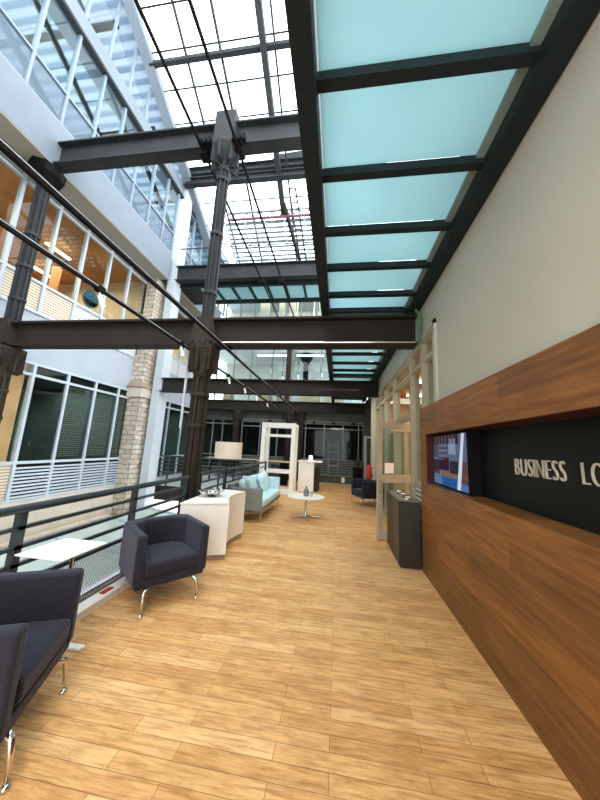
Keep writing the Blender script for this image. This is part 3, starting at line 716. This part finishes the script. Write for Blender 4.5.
# lower court glass lids, kerb and railing
def lid(x0, x1, y0, y1, z0, z1, lab):
    e = empty('court_skylight', ((x0+x1)/2, (y0+y1)/2, -2.1), lab, 'skylight', 'glass lids in the lower court')
    # sloping lid on a base
    def sl(d): return [(x0-d, y0-d, z1), (x1+d, y0-d, z0), (x1+d, y1+d, z0), (x0-d, y1+d, z1)]
    p = [Vector(v) for v in sl(0)]
    MB().add([v for v in p] + [v-Vector((0, 0, .05)) for v in p], [(0, 1, 2, 3), (7, 6, 5, 4), (0, 4, 5, 1), (1, 5, 6, 2), (2, 6, 7, 3), (3, 7, 4, 0)]).build('glass_lid', 'glass_lid', e)
    for a, b in ((0, 1), (1, 2), (2, 3), (3, 0)): MB().bar(p[a]+Vector((0, 0, .01)), p[b]+Vector((0, 0, .01)), .08, .06).build('frame_bar', 'frame_white', e)
    t = .5; MB().bar(p[0].lerp(p[1], t)+Vector((0, 0, .01)), p[3].lerp(p[2], t)+Vector((0, 0, .01)), .06, .05).build('frame_bar', 'frame_white', e)
    box(x0+.05, x1-.05, y0+.05, y1-.05, -2.1, min(z0, z1)-.12).build('base', 'room_dark', e)
for k, (y0, y1) in enumerate(((-.6, 1.4), (1.5, 3.5), (3.6, 5.6), (5.7, 7.2), (7.3, 8.6))):
    lid(-6.0, -3.9, y0, y1, -.90, -.68, ('nearest', 'second nearest', 'middle', 'fourth', 'farthest')[k] + ' sloping glass lid in the court row under the left windows')
tag(box(-6.69, -6.45, -1, 7.7, -2.1, -.72).build('court_kerb', 'beige_wall'), 'beige kerb between the left facade and the court glass lids', 'kerb')

# ------------------------------------------------------------------ armchairs
def rbox(x0, x1, y0, y1, z0, z1): return MB().box(x0, x1, y0, y1, z0, z1)
def make_chair(label):
    """tub chair facing +X; origin on floor"""
    e = empty('armchair', (0, 0, 0), label, 'armchair', 'charcoal tub armchairs')
    wy, dx, bk = .335, .262, .385; t = .085; H = .655
    outer = [(-bk, -wy+.10), (-bk+.08, -wy), (dx, -wy), (dx, -wy+t), (-bk+.22, -wy+t), (-bk+t+.03, -wy+.20),
             (-bk+t+.03, wy-.20), (-bk+.22, wy-t), (dx, wy-t), (dx, wy), (-bk+.08, wy), (-bk, wy-.10)]
    def taper(mb):
        for v in mb.v:
            k = (H-v.z)/.5; v.x *= 1-.01*k; v.y *= 1-.012*k
        return mb
    taper(MB().prism(outer, .235, H)).build('shell', 'charcoal', e, .026, seg=3, local=True)
    b = MB().prism([(-bk+.02, -wy+.10), (-bk+.1, -wy+.02), (dx-.008, -wy+.02), (dx-.008, wy-.02), (-bk+.1, wy-.02), (-bk+.02, wy-.10)], .20, .285)
    taper(b).build('seat_base', 'charcoal', e, .02, seg=3, local=True)
    c = MB().prism([(-bk+.13, -wy+.19), (-bk+.22, -wy+t+.006), (dx+.006, -wy+t+.006), (dx+.006, wy-t-.006), (-bk+.22, wy-t-.006), (-bk+.13, wy-.19)], .288, .41)
    taper(c).build('seat_cushion', 'charcoal', e, .032, seg=4, local=True)
    for sx in (-1, 1):
        for sy in (-1, 1):
            x, y = (.27 if sx > 0 else -.31), sy*.238
            lg = MB().tube([(x-sx*.12, y-sy*.10, .195), (x-sx*.04, y-sy*.03, .192), (x-sx*.006, y-sy*.004, .175), (x+sx*.004, y+sy*.003, .09), (x+sx*.006, y+sy*.005, .018)],
                           [.012, .018, .016, .011, .007], 10).build('leg', 'chrome', e, smooth=True, local=True)
            MB().lathe([(.007, .022), (.016, .014), (.019, .005), (.017, 0.001)], (x+sx*.006, y+sy*.005, 0), 14).build('foot_glide', 'chrome', lg, smooth=True, local=True)
    return e
c1 = make_chair('charcoal armchair at the bottom left corner, cut by the photo edge')
c2 = copy_tree(c1); c2['label'] = 'whole charcoal armchair standing between the side table and the white sideboard'
c3 = copy_tree(c1); c3['label'] = 'small distant dark armchair partly hidden behind the open glass door'
c1.location = (-1.715, 1.37, 0); c1.rotation_euler.z = math.radians(25)
c2.location = (-1.69, 2.80, 0); c2.rotation_euler.z = math.radians(-39)
c3.location = (.80, 8.28, 0); c3.rotation_euler.z = math.radians(206)

# side table
e = empty('side_table', (-1.92, 1.88, 0), 'square white laptop table between the two near armchairs', 'table')
box(-2.11, -1.74, 1.72, 2.08, .69, .70).build('table_top', 'white_lam', e, .004)
MB().tube([(-1.96, 2.02, .03), (-1.96, 2.02, .69)], .014, 10).build('pole', 'chrome', e)
box(-1.99, -1.76, 1.995, 2.045, .0, .022).build('foot_bar', 'white_lam', e, .008)

# ------------------------------------------------------------------ sideboard
pts = [(-1.97, 3.47), (-1.41, 3.72)]
arc = []
A, Bp = Vector((-1.41, 3.72)), Vector((-1.50, 4.66))
for k in range(1, 11):
    t = k/11; p = A.lerp(Bp, t); p.x -= .11*math.sin(math.pi*t); arc.append((p.x, p.y))
poly = pts + arc + [(Bp.x, Bp.y), (-2.12, 4.72), (-2.10, 4.4), (-2.02, 4.0)]
poly[-3:] = [(-2.02, 4.72), (-2.02, 4.3)]
def inset(pl, d):
    c = Vector((sum(p[0] for p in pl)/len(pl), sum(p[1] for p in pl)/len(pl)))
    return [tuple(Vector(p) + (c-Vector(p)).normalized()*d) for p in pl]
e = empty('sideboard', (-1.75, 4.1, 0), 'white curved sideboard holding the silver leaf ornament', 'cabinet')
MB().prism(inset(poly, .035), 0, .07).build('plinth', 'plinth', e)
MB().prism(inset(poly, .012), .07, .69).build('body', 'white_lam', e)
MB().prism(poly, .695, .72).build('top', 'white_lam', e, .003)
# separate curved doors on the concave side
for a, b in ((0, 5), (5, 11)):
    s2 = [A] + [Vector(p) for p in arc] + [Bp]
    seg = s2[a:b+1]; seg = [p.copy() for p in seg]
    outr = [(p.x+.004, p.y) for p in seg]; inn = [(p.x-.012, p.y) for p in reversed(seg)]
    outr[0] = (outr[0][0], outr[0][1]+.006); inn[-1] = (inn[-1][0], inn[-1][1]+.006)
    MB().prism(outr+inn, .08, .685).build('door', 'white_lam', e)
# silver leaf ornament
e = empty('leaf_ornament', (-1.8, 4.2, .72), 'silver crumpled leaf shaped bowl on the white sideboard', 'ornament')
random.seed(3)
for k in range(7):
    a = k*2*math.pi/7 + .3; ln = random.uniform(.15, .22); vs = []; fs = []; n1 = 8
    for i in range(n1+1):
        t = i/n1; wd = .055*math.sin(math.pi*min(1, t*.93+.05)); r_ = .01+ln*t; zz = .012 + .07*t**1.6 + .012*math.sin(9*t+k)
        cx, cy = r_*math.cos(a), r_*math.sin(a); px_, py_ = -math.sin(a), math.cos(a)
        vs += [(cx+px_*wd, cy+py_*wd, zz+.022), (cx, cy, zz), (cx-px_*wd, cy-py_*wd, zz+.022)]
    for i in range(n1):
        for j in range(2): fs.append((3*i+j, 3*i+j+1, 3*i+j+4, 3*i+j+3))
    o = MB().add(vs, fs).move((-1.80, 4.02, .722)).build('leaf', 'silver', e, smooth=True)
    md = o.modifiers.new('Solid', 'SOLIDIFY'); md.thickness = .004
MB().lathe([(.06, 0), (.065, .008), (.03, .02), (.0, .02)], (-1.80, 4.02, .7215), 16, False).build('foot', 'silver', e)

# ------------------------------------------------------------------ sofa
e = empty('sofa', (-1.75, 6.3, 0), 'pale blue two seat sofa with grey sides along the railing', 'sofa')
sx0, sx1, sy0, sy1 = -2.16, -1.40, 5.50, 7.25
box(sx0, sx1-.04, sy0, sy0+.09, .22, .64).build('arm', 'sofa_grey', e, .02, seg=3)
box(sx0, sx1-.04, sy1-.09, sy1, .22, .70).build('arm', 'sofa_blue', e, .02, seg=3)
box(sx0, sx0+.1, sy0, sy1, .22, .70).build('backrest', 'sofa_grey', e, .02, seg=3)
box(sx0+.02, sx1-.02, sy0+.02, sy1-.02, .2, .28).build('seat_base', 'sofa_grey', e, .015)
ym = (sy0+sy1)/2
for a, b in ((sy0+.095, ym-.003), (ym+.003, sy1-.095)):
    box(sx0+.11, sx1, a, b, .285, .42).build('seat_cushion', 'sofa_blue', e, .035, seg=4)
for k, (y, rzv) in enumerate(((6.0, .1), (6.72, -.12))):
    mm = Matrix.Translation((sx0+.23, y, .60)) @ Euler((0, math.radians(-18), rzv)).to_matrix().to_4x4()
    m = MB().mbox(mm, .16, .62, .36); m.build('back_cushion', 'sofa_blue', e, .07, seg=4)
box(sx0+.03, sx1-.04, sy0+.03, sy0+.06, .165, .195).box(sx0+.03, sx1-.04, sy1-.06, sy1-.03, .165, .195).box(sx1-.07, sx1-.04, sy0+.06, sy1-.06, .165, .195).build('frame', 'chrome', e)
for x in (sx0+.06, sx1-.05):
    for y in (sy0+.05, sy1-.05):
        MB().tube([(x, y, .17), (x, y, 0)], [.016, .011], 10).build('leg', 'chrome', e)
def pillow(name, loc, rot, sz, mat, label):
    n = 10; vs = []; fs = []
    for s_ in (1, -1):
        for i in range(n+1):
            for j in range(n+1):
                u, v = i/n*2-1, j/n*2-1; d = (max(0, (1-u**4)*(1-v**4)))**.5
                pinch = 1-.10*(u*u*v*v)
                vs.append(Vector((s_*d*.07, u*sz*pinch, v*sz*pinch)))
    o_ = (n+1)**2
    for k in (0, 1):
        for i in range(n):
            for j in range(n):
                a = k*o_+i*(n+1)+j; fs.append((a, a+1, a+n+2, a+n+1))
    mm = Matrix.Translation(loc) @ Euler(rot).to_matrix().to_4x4()
    o = MB().add([mm @ v for v in vs], fs).build(name, mat, smooth=True)
    return tag(o, label, 'cushion', 'throw cushions on the sofa')
pillow('throw_cushion', (-1.80, 5.80, .63), (0, -.35, .75), .23, 'sofa_blue', 'pale blue throw cushion leaning in the near corner of the sofa')
pillow('throw_cushion', (-1.74, 6.75, .645), (.35, -.3, -.25), .22, 'sofa_blue', 'pale blue throw cushion tilted on its corner at the far side of the sofa')

# floor lamp
lx, ly = -2.08, 5.2
e = empty('floor_lamp', (lx, ly, 0), 'floor lamp with a wide cream drum shade behind the sideboard', 'lamp')
MB().lathe([(0, 0), (.14, 0), (.14, .012), (.02, .02)], (lx, ly, 0), 24, False).build('base', 'chrome', e)
MB().tube([(lx, ly, .015), (lx, ly, 1.3)], .012, 10).build('pole', 'steel', e)
MB().lathe([(.255, 1.21), (.255, 1.52), (.250, 1.52), (.250, 1.21), (.255, 1.21)], (lx, ly, 0), 36, False).build('lamp_shade', 'shade', e, smooth=False)
MB().lathe([(.0, 1.505), (.249, 1.505), (.249, 1.51), (0, 1.51)], (lx, ly, 0), 36, False).build('diffuser', 'shade', e)

# round coffee table with bottle and glass
tx, ty = -.64, 6.22
e = empty('coffee_table', (tx, ty, 0), 'low round white coffee table in front of the sofa', 'table')
MB().lathe([(0, .435), (.37, .435), (.40, .445), (.40, .452), (.395, .455), (0, .455)], (tx, ty, 0), 40, False).build('table_top', 'white_lam', e)
MB().lathe([(.0, .43), (.12, .43), (.05, .40), (.028, .37), (.026, .06), (.04, .03), (0, .03)], (tx, ty, 0), 16, False).build('pedestal', 'chrome', e, smooth=True)
for k in range(4):
    a = k*math.pi/2+.25
    MB().tube([(tx, ty, .05), (tx+.31*math.cos(a), ty+.31*math.sin(a), .018)], [.022, .013], 8).build('foot', 'chrome', e)
o = MB().lathe([(0, 0), (.05, 0), (.06, .02), (.06, .10), (.045, .14), (.022, .16), (.022, .19), (.028, .20), (.018, .20), (.0, .198)], (tx+.0, ty-.02, .456), 20, False).build('bottle', 'bottle', smooth=True)
tag(o, 'squat grey green glass bottle on the round coffee table', 'bottle')
o = MB().lathe([(0, 0), (.035, 0), (.04, .09), (.036, .09), (.032, .008), (0, .008)], (tx+.11, ty-.0, .456), 16, False).build('glass_tumbler', 'glass', smooth=True)
tag(o, 'small clear tumbler right of the bottle on the round coffee table', 'glass')

# white display frame
e = empty('display_stand', (-1.85, 9.2, 0), 'tall white open box frame standing between the sofa and the reception counter', 'display frame')
fx0, fx1, fy0, fy1, fz = -2.52, -1.38, 9.05, 9.75, 2.25
t = .13
for x in (fx0, fx1-t):
    for y in (fy0, fy1-.1): box(x, x+t, y, y+.1, .0, fz).build('post', 'white_lam', e)
for y in (fy0, fy1-.1):
    for z0, z1 in ((fz-t, fz-.001), (1.80, 1.87), (.62, .70), (.02, .12)): box(fx0+t, fx1-t, y+.004, y+.096, z0, z1).build('cross_rail', 'white_lam', e)
for x in (fx0+.01, fx1-t+.01): box(x, x+t-.02, fy0+.1, fy1-.1, fz-t, fz-.002).build('top_rail', 'white_lam', e)
box(fx0+.0, fx1+.18, fy0-.12, fy0-.002, 0, .10).build('base_board', 'white_lam', e)
# reception counter
e = empty('reception_counter', (-1, 10, 0), 'white reception counter with darker recessed end, right of the display frame', 'counter')
box(-1.32, -.78, 9.8, 10.6, 0, .98).build('front_panel', 'white_lam', e)
box(-1.36, -.52, 9.76, 10.62, .985, 1.02).build('counter_top', 'white_lam', e)
box(-.775, -.62, 9.9, 10.6, 0, .80).build('recessed_end', 'iron', e)
box(-1.335, -1.322, 9.85, 10.5, .72, .80).build('handle', 'black', e)
tag(box(-.98, -.86, 9.95, 9.98, 1.02, 1.20).build('leaflet', 'strip_cool'), 'small glowing white card standing on the reception counter', 'card')
# high timber counter beyond the railing
e = empty('bar_counter', (-3.3, 10.8, 0), 'long pale timber bar counter beyond the railing behind the lamp shade', 'counter')
box(-5.2, -1.75, 10.75, 11.15, .86, .91).build('counter_top', 'timber', e)
for x in (-5.1, -4.1, -3.1, -2.1): box(x, x+.05, 10.9, 10.95, 0, .86).build('leg', 'black', e)
box(-2.2, -1.9, 10.85, 11.05, .0, .86).build('end_unit', 'black', e)
for k, (x, y) in enumerate(((-3.6, 11.6), (-2.5, 11.5))):
    e = empty('bar_stool', (x, y, 0), 'dark bar stool behind the timber counter, %s' % ('left one' if k == 0 else 'right one seen through the white frame'), 'stool', 'bar stools')
    box(x-.18, x+.18, y-.18, y+.18, .66, .71).build('seat', 'black', e, .02)
    for a in (-1, 1):
        for b in (-1, 1): MB().tube([(x+a*.12, y+b*.12, .66), (x+a*.19, y+b*.19, 0)], .012, 8).build('leg', 'black', e)

# ------------------------------------------------------------------ far facade
def far_window(name, xs, z0, z1, zr, gmat, y=YS, fw=.045, fmat='frame_far'):
    e = empty(name, (xs[0], y, z0), kind='structure')
    f = MB()
    for x in xs: f.box(x-fw/2, x+fw/2, y-.04, y+.04, z0, z1)
    f.build('window_frame', fmat, e)
    r = MB()
    for z in [z0+fw/2, z1-fw/2]+list(zr): r.box(xs[0], xs[-1], y-.035, y+.035, z-fw/2, z+fw/2)
    r.build('window_rail', fmat, e)
    zz = [z0]+list(zr)+[z1]
    for a, b in zip(xs[:-1], xs[1:]):
        for c, d in zip(zz[:-1], zz[1:]): box(a+fw/2, b-fw/2, y, y+.006, c+fw/2, d-fw/2).build('pane', gmat, e)
    return e
w = far_window('window_9', [-4.6, -3.7, -2.85, -2.0, -1.5, -.62, .25, 1.15], .95, 2.62, [2.38], 'glass_dark')
w = far_window('window_10', [-6.6, -6.1, -5.6, -5.0], .35, 2.9, [.95, 2.45], 'glass')
# louvred lower band and radiator bench below the dark windows
e = empty('louvre_band', (-1.7, YS, .5), 'grey horizontal louvre band under the far dark windows', 'louvre')
m = MB(); z = .4
while z < .93: m.box(-4.6, 1.12, YS-.03, YS+.02, z, z+.06); z += .11
m.build('slats', 'louvre_far', e)
e = empty('low_bench', (0, 12.7, 0), 'low pale bench with two white socket plates under the far windows', 'bench')
box(-1.1, .75, 12.55, 12.95, .30, .36).build('bench_top', 'louvre_far', e)
box(-1.05, .7, 12.62, 12.9, .0, .30).build('bench_body', 'room_dark', e)
for x in (-.85, .28): box(x-.07, x+.07, 12.605, 12.62, .05, .27).build('socket_plate', 'white_lam', e)
# beam sheen strip: slim pale trim under far beams
struct('trim_5', box(-4.6, 1.15, 12.9, 12.98, 2.66, 2.72), 'louvre_far')
struct('trim_6', box(-6.7, 1.15, 12.94, 12.98, 2.62, 3.06), 'room_dark')
for k, x in enumerate((-3.2, -2.35, -1.1, -.2, .7)):
    tag(box(x-.07, x+.07, 12.78, 12.9, 2.60, 2.68).build('downlight', 'black'), 'small black downlight above the far dark windows, %s from the left' % pl[k].replace('nearest', 'first'), 'light fitting', 'downlights above the far windows')
# dim room behind
struct('wall_sky_block', box(3.0, 3.1, 10.4, 13, 0, 3.6).box(XW+.2, 3.1, 10.4, 10.45, 0, 4.6), 'wallgrey')  # unseen walls added to keep sky light off the far end
struct('ceiling_sky_block', box(XW, 3.1, 10.4, 13.3, 3.56, 3.62), 'room_dark')  # unseen cover added to block sky light from above
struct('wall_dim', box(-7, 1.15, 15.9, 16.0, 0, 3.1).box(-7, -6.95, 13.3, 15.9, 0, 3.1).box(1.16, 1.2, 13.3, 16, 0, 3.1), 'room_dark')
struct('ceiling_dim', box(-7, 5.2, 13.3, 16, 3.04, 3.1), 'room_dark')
e = empty('shelf_unit', (-.3, 15, 0), 'faint white shelving inside the dark far room', 'shelves')
for x in (-.45, .05): box(x-.02, x+.02, 14.8, 15.1, 0, 1.9).build('upright', 'room_grey', e)
for z in (.6, .95, 1.3, 1.65): box(-.43, .03, 14.8, 15.1, z, z+.03).build('shelf', 'white_lam', e)
# far upper room (second floor)
far_window('window_11', [-6.2, -5.3, -4.4, -3.3, -2.3, -.9, .2, 1.15], 3.55, 6.35, [4.45], 'glass')
struct('wall_far_room', box(-7, 1.6, 15.9, 16, 3.55, 6.4), 'room_grey')
struct('ceiling_far_room', box(-7, 1.6, 13.3, 16, 6.35, 6.42), 'room_grey')
struct('floor_far_room', box(-7, 1.6, 13.3, 16, 3.5, 3.58), 'room_grey')
for k, (a, b) in enumerate(((-4.3, -2.6), (-2.2, -.8))):
    tag(box(a, b, 13.5, 13.58, 6.1, 6.16).build('strip_light', 'strip_cool'), 'long bright strip light in the far second floor room, %s' % ('left' if k == 0 else 'right'), 'ceiling light', 'far room strip lights')
e = empty('steel_column', (-1.75, 14, 3.58), 'dark column with capital inside the far second floor room', 'column')
MB().tube([(-1.75, 14, 3.58), (-1.75, 14, 6.0)], .14, 12).build('shaft', 'black', e); MB().lathe([(.14, 5.8), (.34, 6.1), (.34, 6.33)], (-1.75, 14, 0), 8).build('capital', 'black', e)
for k, (x, z) in enumerate(((-3.5, 5.3), (-2.9, 4.9), (-2.1, 5.0), (-.9, 5.1))):
    e = empty('pendant_spot', (x, 13.6, z), 'small white hanging spot in the far second floor room, %s from the left' % ('first', 'second', 'third', 'fourth')[k], 'spotlight', 'far room hanging spots')
    MB().tube([(x, 13.6, z+.12), (x, 13.6, 6.33)], .012, 6).build('cord', 'black', e); MB().tube([(x, 13.6, z-.1), (x, 13.6, z+.12)], .07, 10).build('shade', 'white_lam', e)
for k, (a, b) in enumerate(((-5.9, -5.3), (-4.0, -3.3), (-3.1, -2.5), (-1.9, -.9), (-.7, .1))):
    tag(box(a, b, 13.35, 13.4, 3.6, 4.3).build('timber_screen', 'tan'), 'tan timber screen panel between the far beams, %s from the left' % ('first', 'second', 'third', 'fourth', 'fifth')[k], 'screen panel', 'tan panels between the far beams')
# third floor far facade
far_window('window_12', [-6.0, -5.2, -4.4, -3.6, -2.8, -2.0, -1.2, -.4, .4, 1.2], 7.4, 9.6, [8.0], 'glass', fw=.07)
struct('wall_far_top', box(-7, 1.6, 15.5, 15.6, 7.3, 9.7), 'beige_wall')
struct('floor_far_top', box(-7, 1.6, 13.3, 15.6, 7.3, 7.36), 'room_grey')
for k, x in enumerate((-2.3, -1.4)):
    tag(MB().lathe([(0, 0), (.2, .05), (.2, .12), (0, .15)], (x, 13.6, 8.0), 16, False).box(x-.01, x+.01, 13.59, 13.61, 8.15, 9.6).build('globe_light', 'strip_glow'), 'bright warm light in the far top floor window, %s' % ('left' if k == 0 else 'right'), 'light', 'lights in the far top windows')
for k, (x, ww) in enumerate(((-4.3, .5), (-3.3, .3), (-2.7, .35), (-1.0, .4))):
    tag(box(x-ww/2, x+ww/2, 14.2, 14.4, 7.37, 9.5).build('stone_post', 'beige_wall'), 'beige stone upright in the far top floor room, %s from the left' % ('first', 'second', 'third', 'fourth')[k], 'post', 'far top floor uprights')
# door frame at the far right, extinguisher, plant, little table
e = empty('door_1', (1.25, 12.95, 0), kind='structure')
box(1.20, 1.30, 12.90, 12.99, 0, 2.12).box(1.30, 1.72, 12.90, 12.99, 2.02, 2.12).build('door_frame', 'frame_white', e)
box(1.30, 1.72, 12.93, 12.97, 0.01, 2.02).build('door_leaf', 'room_dark', e)
e = empty('fire_extinguisher', (1.06, 10.0, 0), 'red fire extinguisher hung on the grey wall near the far door', 'extinguisher')
MB().lathe([(0, .55), (.075, .55), (.085, .58), (.085, .93), (.06, .99), (.02, 1.01), (0, 1.01)], (1.09, 9.9, 0), 18, False).build('cylinder', 'red', e, smooth=True)
MB().tube([(1.09, 9.9, 1.0), (1.09, 9.9, 1.07), (1.04, 9.9, 1.08)], .015, 8).build('valve', 'black', e)
box(1.08, 1.199, 9.86, 9.94, .60, .68).box(1.04, 1.14, 9.80, 9.99, .535, .548).build('wall_bracket', 'black', e)
tag(box(.85, 1.12, 8.85, 9.25, .42, .44).box(.97, 1.0, 9.03, 9.07, 0.01, .42).box(.87, 1.10, 8.9, 9.2, 0, .01).build('side_table', 'white_lam'), 'small white side table behind the distant armchair by the wall', 'table')
e = empty('potted_plant', (.85, 12.0, 0), 'dark potted plant at the far right corner by the door frame', 'plant')
MB().lathe([(0, 0), (.17, 0), (.20, .75), (.18, .75), (.17, .70), (0, .70)], (.85, 12.0, 0), 20, False).build('pot', 'black', e)
m = MB(); random.seed(5)
for k in range(26):
    a = random.uniform(0, 6.28); tl = random.uniform(.25, .5); r1 = tl*.7; w_ = .03
    c = Vector((.85, 12.0, .70)); tip = c+Vector((r1*math.cos(a)*.7, r1*math.sin(a)*.7, tl)); mid = c.lerp(tip, .55)+Vector((0, 0, .05)); s3 = Vector((-math.sin(a), math.cos(a), 0))*w_
    m.add([c, mid+s3, tip, mid-s3], [(0, 1, 2, 3)])
m.build('leaves', 'leaf', e)

# ------------------------------------------------------------------ camera
cam = bpy.data.cameras.new('camera'); co = bpy.data.objects.new('camera', cam); COL.objects.link(co)
f = 276.49; yaw, pit, rol = [math.radians(a) for a in (8.0547, 9.5727, 2.8463)]
cy, sy, cp, sp, cr_, sr = math.cos(yaw), math.sin(yaw), math.cos(pit), math.sin(pit), math.cos(rol), math.sin(rol)
F = Vector((-sy*cp, cy*cp, sp)); R_ = Vector((cy, sy, 0)); U = R_.cross(F)
R2 = cr_*R_ + sr*U; U2 = -sr*R_ + cr_*U
co.matrix_world = Matrix(((R2.x, U2.x, -F.x, 0), (R2.y, U2.y, -F.y, 0), (R2.z, U2.z, -F.z, 1.5), (0, 0, 0, 1)))
cam.sensor_fit = 'HORIZONTAL'; cam.sensor_width = 36; cam.lens = f/600*36; cam.clip_start = .05; cam.clip_end = 300
S.camera = co

# ------------------------------------------------------------------ light
w = bpy.data.worlds.new('sky'); S.world = w; w.use_nodes = True
bg = w.node_tree.nodes['Background']; bg.inputs[0].default_value = (.90, .95, 1, 1); bg.inputs[1].default_value = 6.0
def area(name, loc, size, power, col, rot=(0, 0, 0), sy=None):
    l = bpy.data.lights.new(name, 'AREA'); l.energy = power; l.color = col; l.size = size
    if sy: l.shape = 'RECTANGLE'; l.size_y = sy
    o = bpy.data.objects.new(name, l); COL.objects.link(o); o.location = loc; o.rotation_euler = rot; return o
area('upper_office_light', (-8.9, 3.5, 6.68), 2.5, 420, (1, .82, .6), sy=8)
area('far_upper_office_light', (-8.9, 10.5, 6.68), 2.5, 150, (1, .85, .68), sy=4)
area('tan_office_light', (-8.0, 3.0, 2.95), 1.5, 80, (1, .9, .74), sy=3)
area('right_room_light', (2.9, 6.8, 3.15), 1.6, 170, (1, .88, .72), sy=5)
area('lower_office_fill', (-8.6, 6.6, 2.95), 2, 190, (.9, 1, .95), sy=2.5)  # added fill without a fitting, brightens the room behind the glass
area('far_lower_office_fill', (-8.6, 10.5, 2.95), 2, 170, (.92, 1, .96), sy=3.5)  # added fill so the farther lower windows look less black
area('far_lounge_fill', (-.1, 9.6, 3.3), 1.4, 45, (1, .86, .68), sy=2.5)  # added fill, no lamp here; lifts the far floor
area('lounge_fill', (-.1, -1.6, 3.4), 1.2, 90, (1, .84, .64), rot=(math.radians(20), 0, 0), sy=.6)  # added warm fill behind the camera, not a lamp of the room
area('far_room_light', (-2.5, 14.5, 6.3), 5, 55, (1, .96, .9), sy=1.5)
area('far_top_light', (-2.5, 14.3, 9.5), 5, 90, (1, .9, .76), sy=1.2)
area('dim_room_light', (-2, 14.6, 3.0), 4, 6, (1, .85, .6), sy=1)
v = S.view_settings; S.display_settings.display_device = 'sRGB'
v.view_transform = 'Standard'; v.look = 'None'; v.gamma = 1; v.use_curve_mapping = False; v.exposure = 0
c = S.cycles
try:
    c.use_denoising = True; c.max_bounces = 10; c.diffuse_bounces = 5; c.glossy_bounces = 4; c.transmission_bounces = 6; c.transparent_max_bounces = 24
    c.sample_clamp_indirect = 8; c.caustics_reflective = False; c.caustics_refractive = False
except Exception: pass
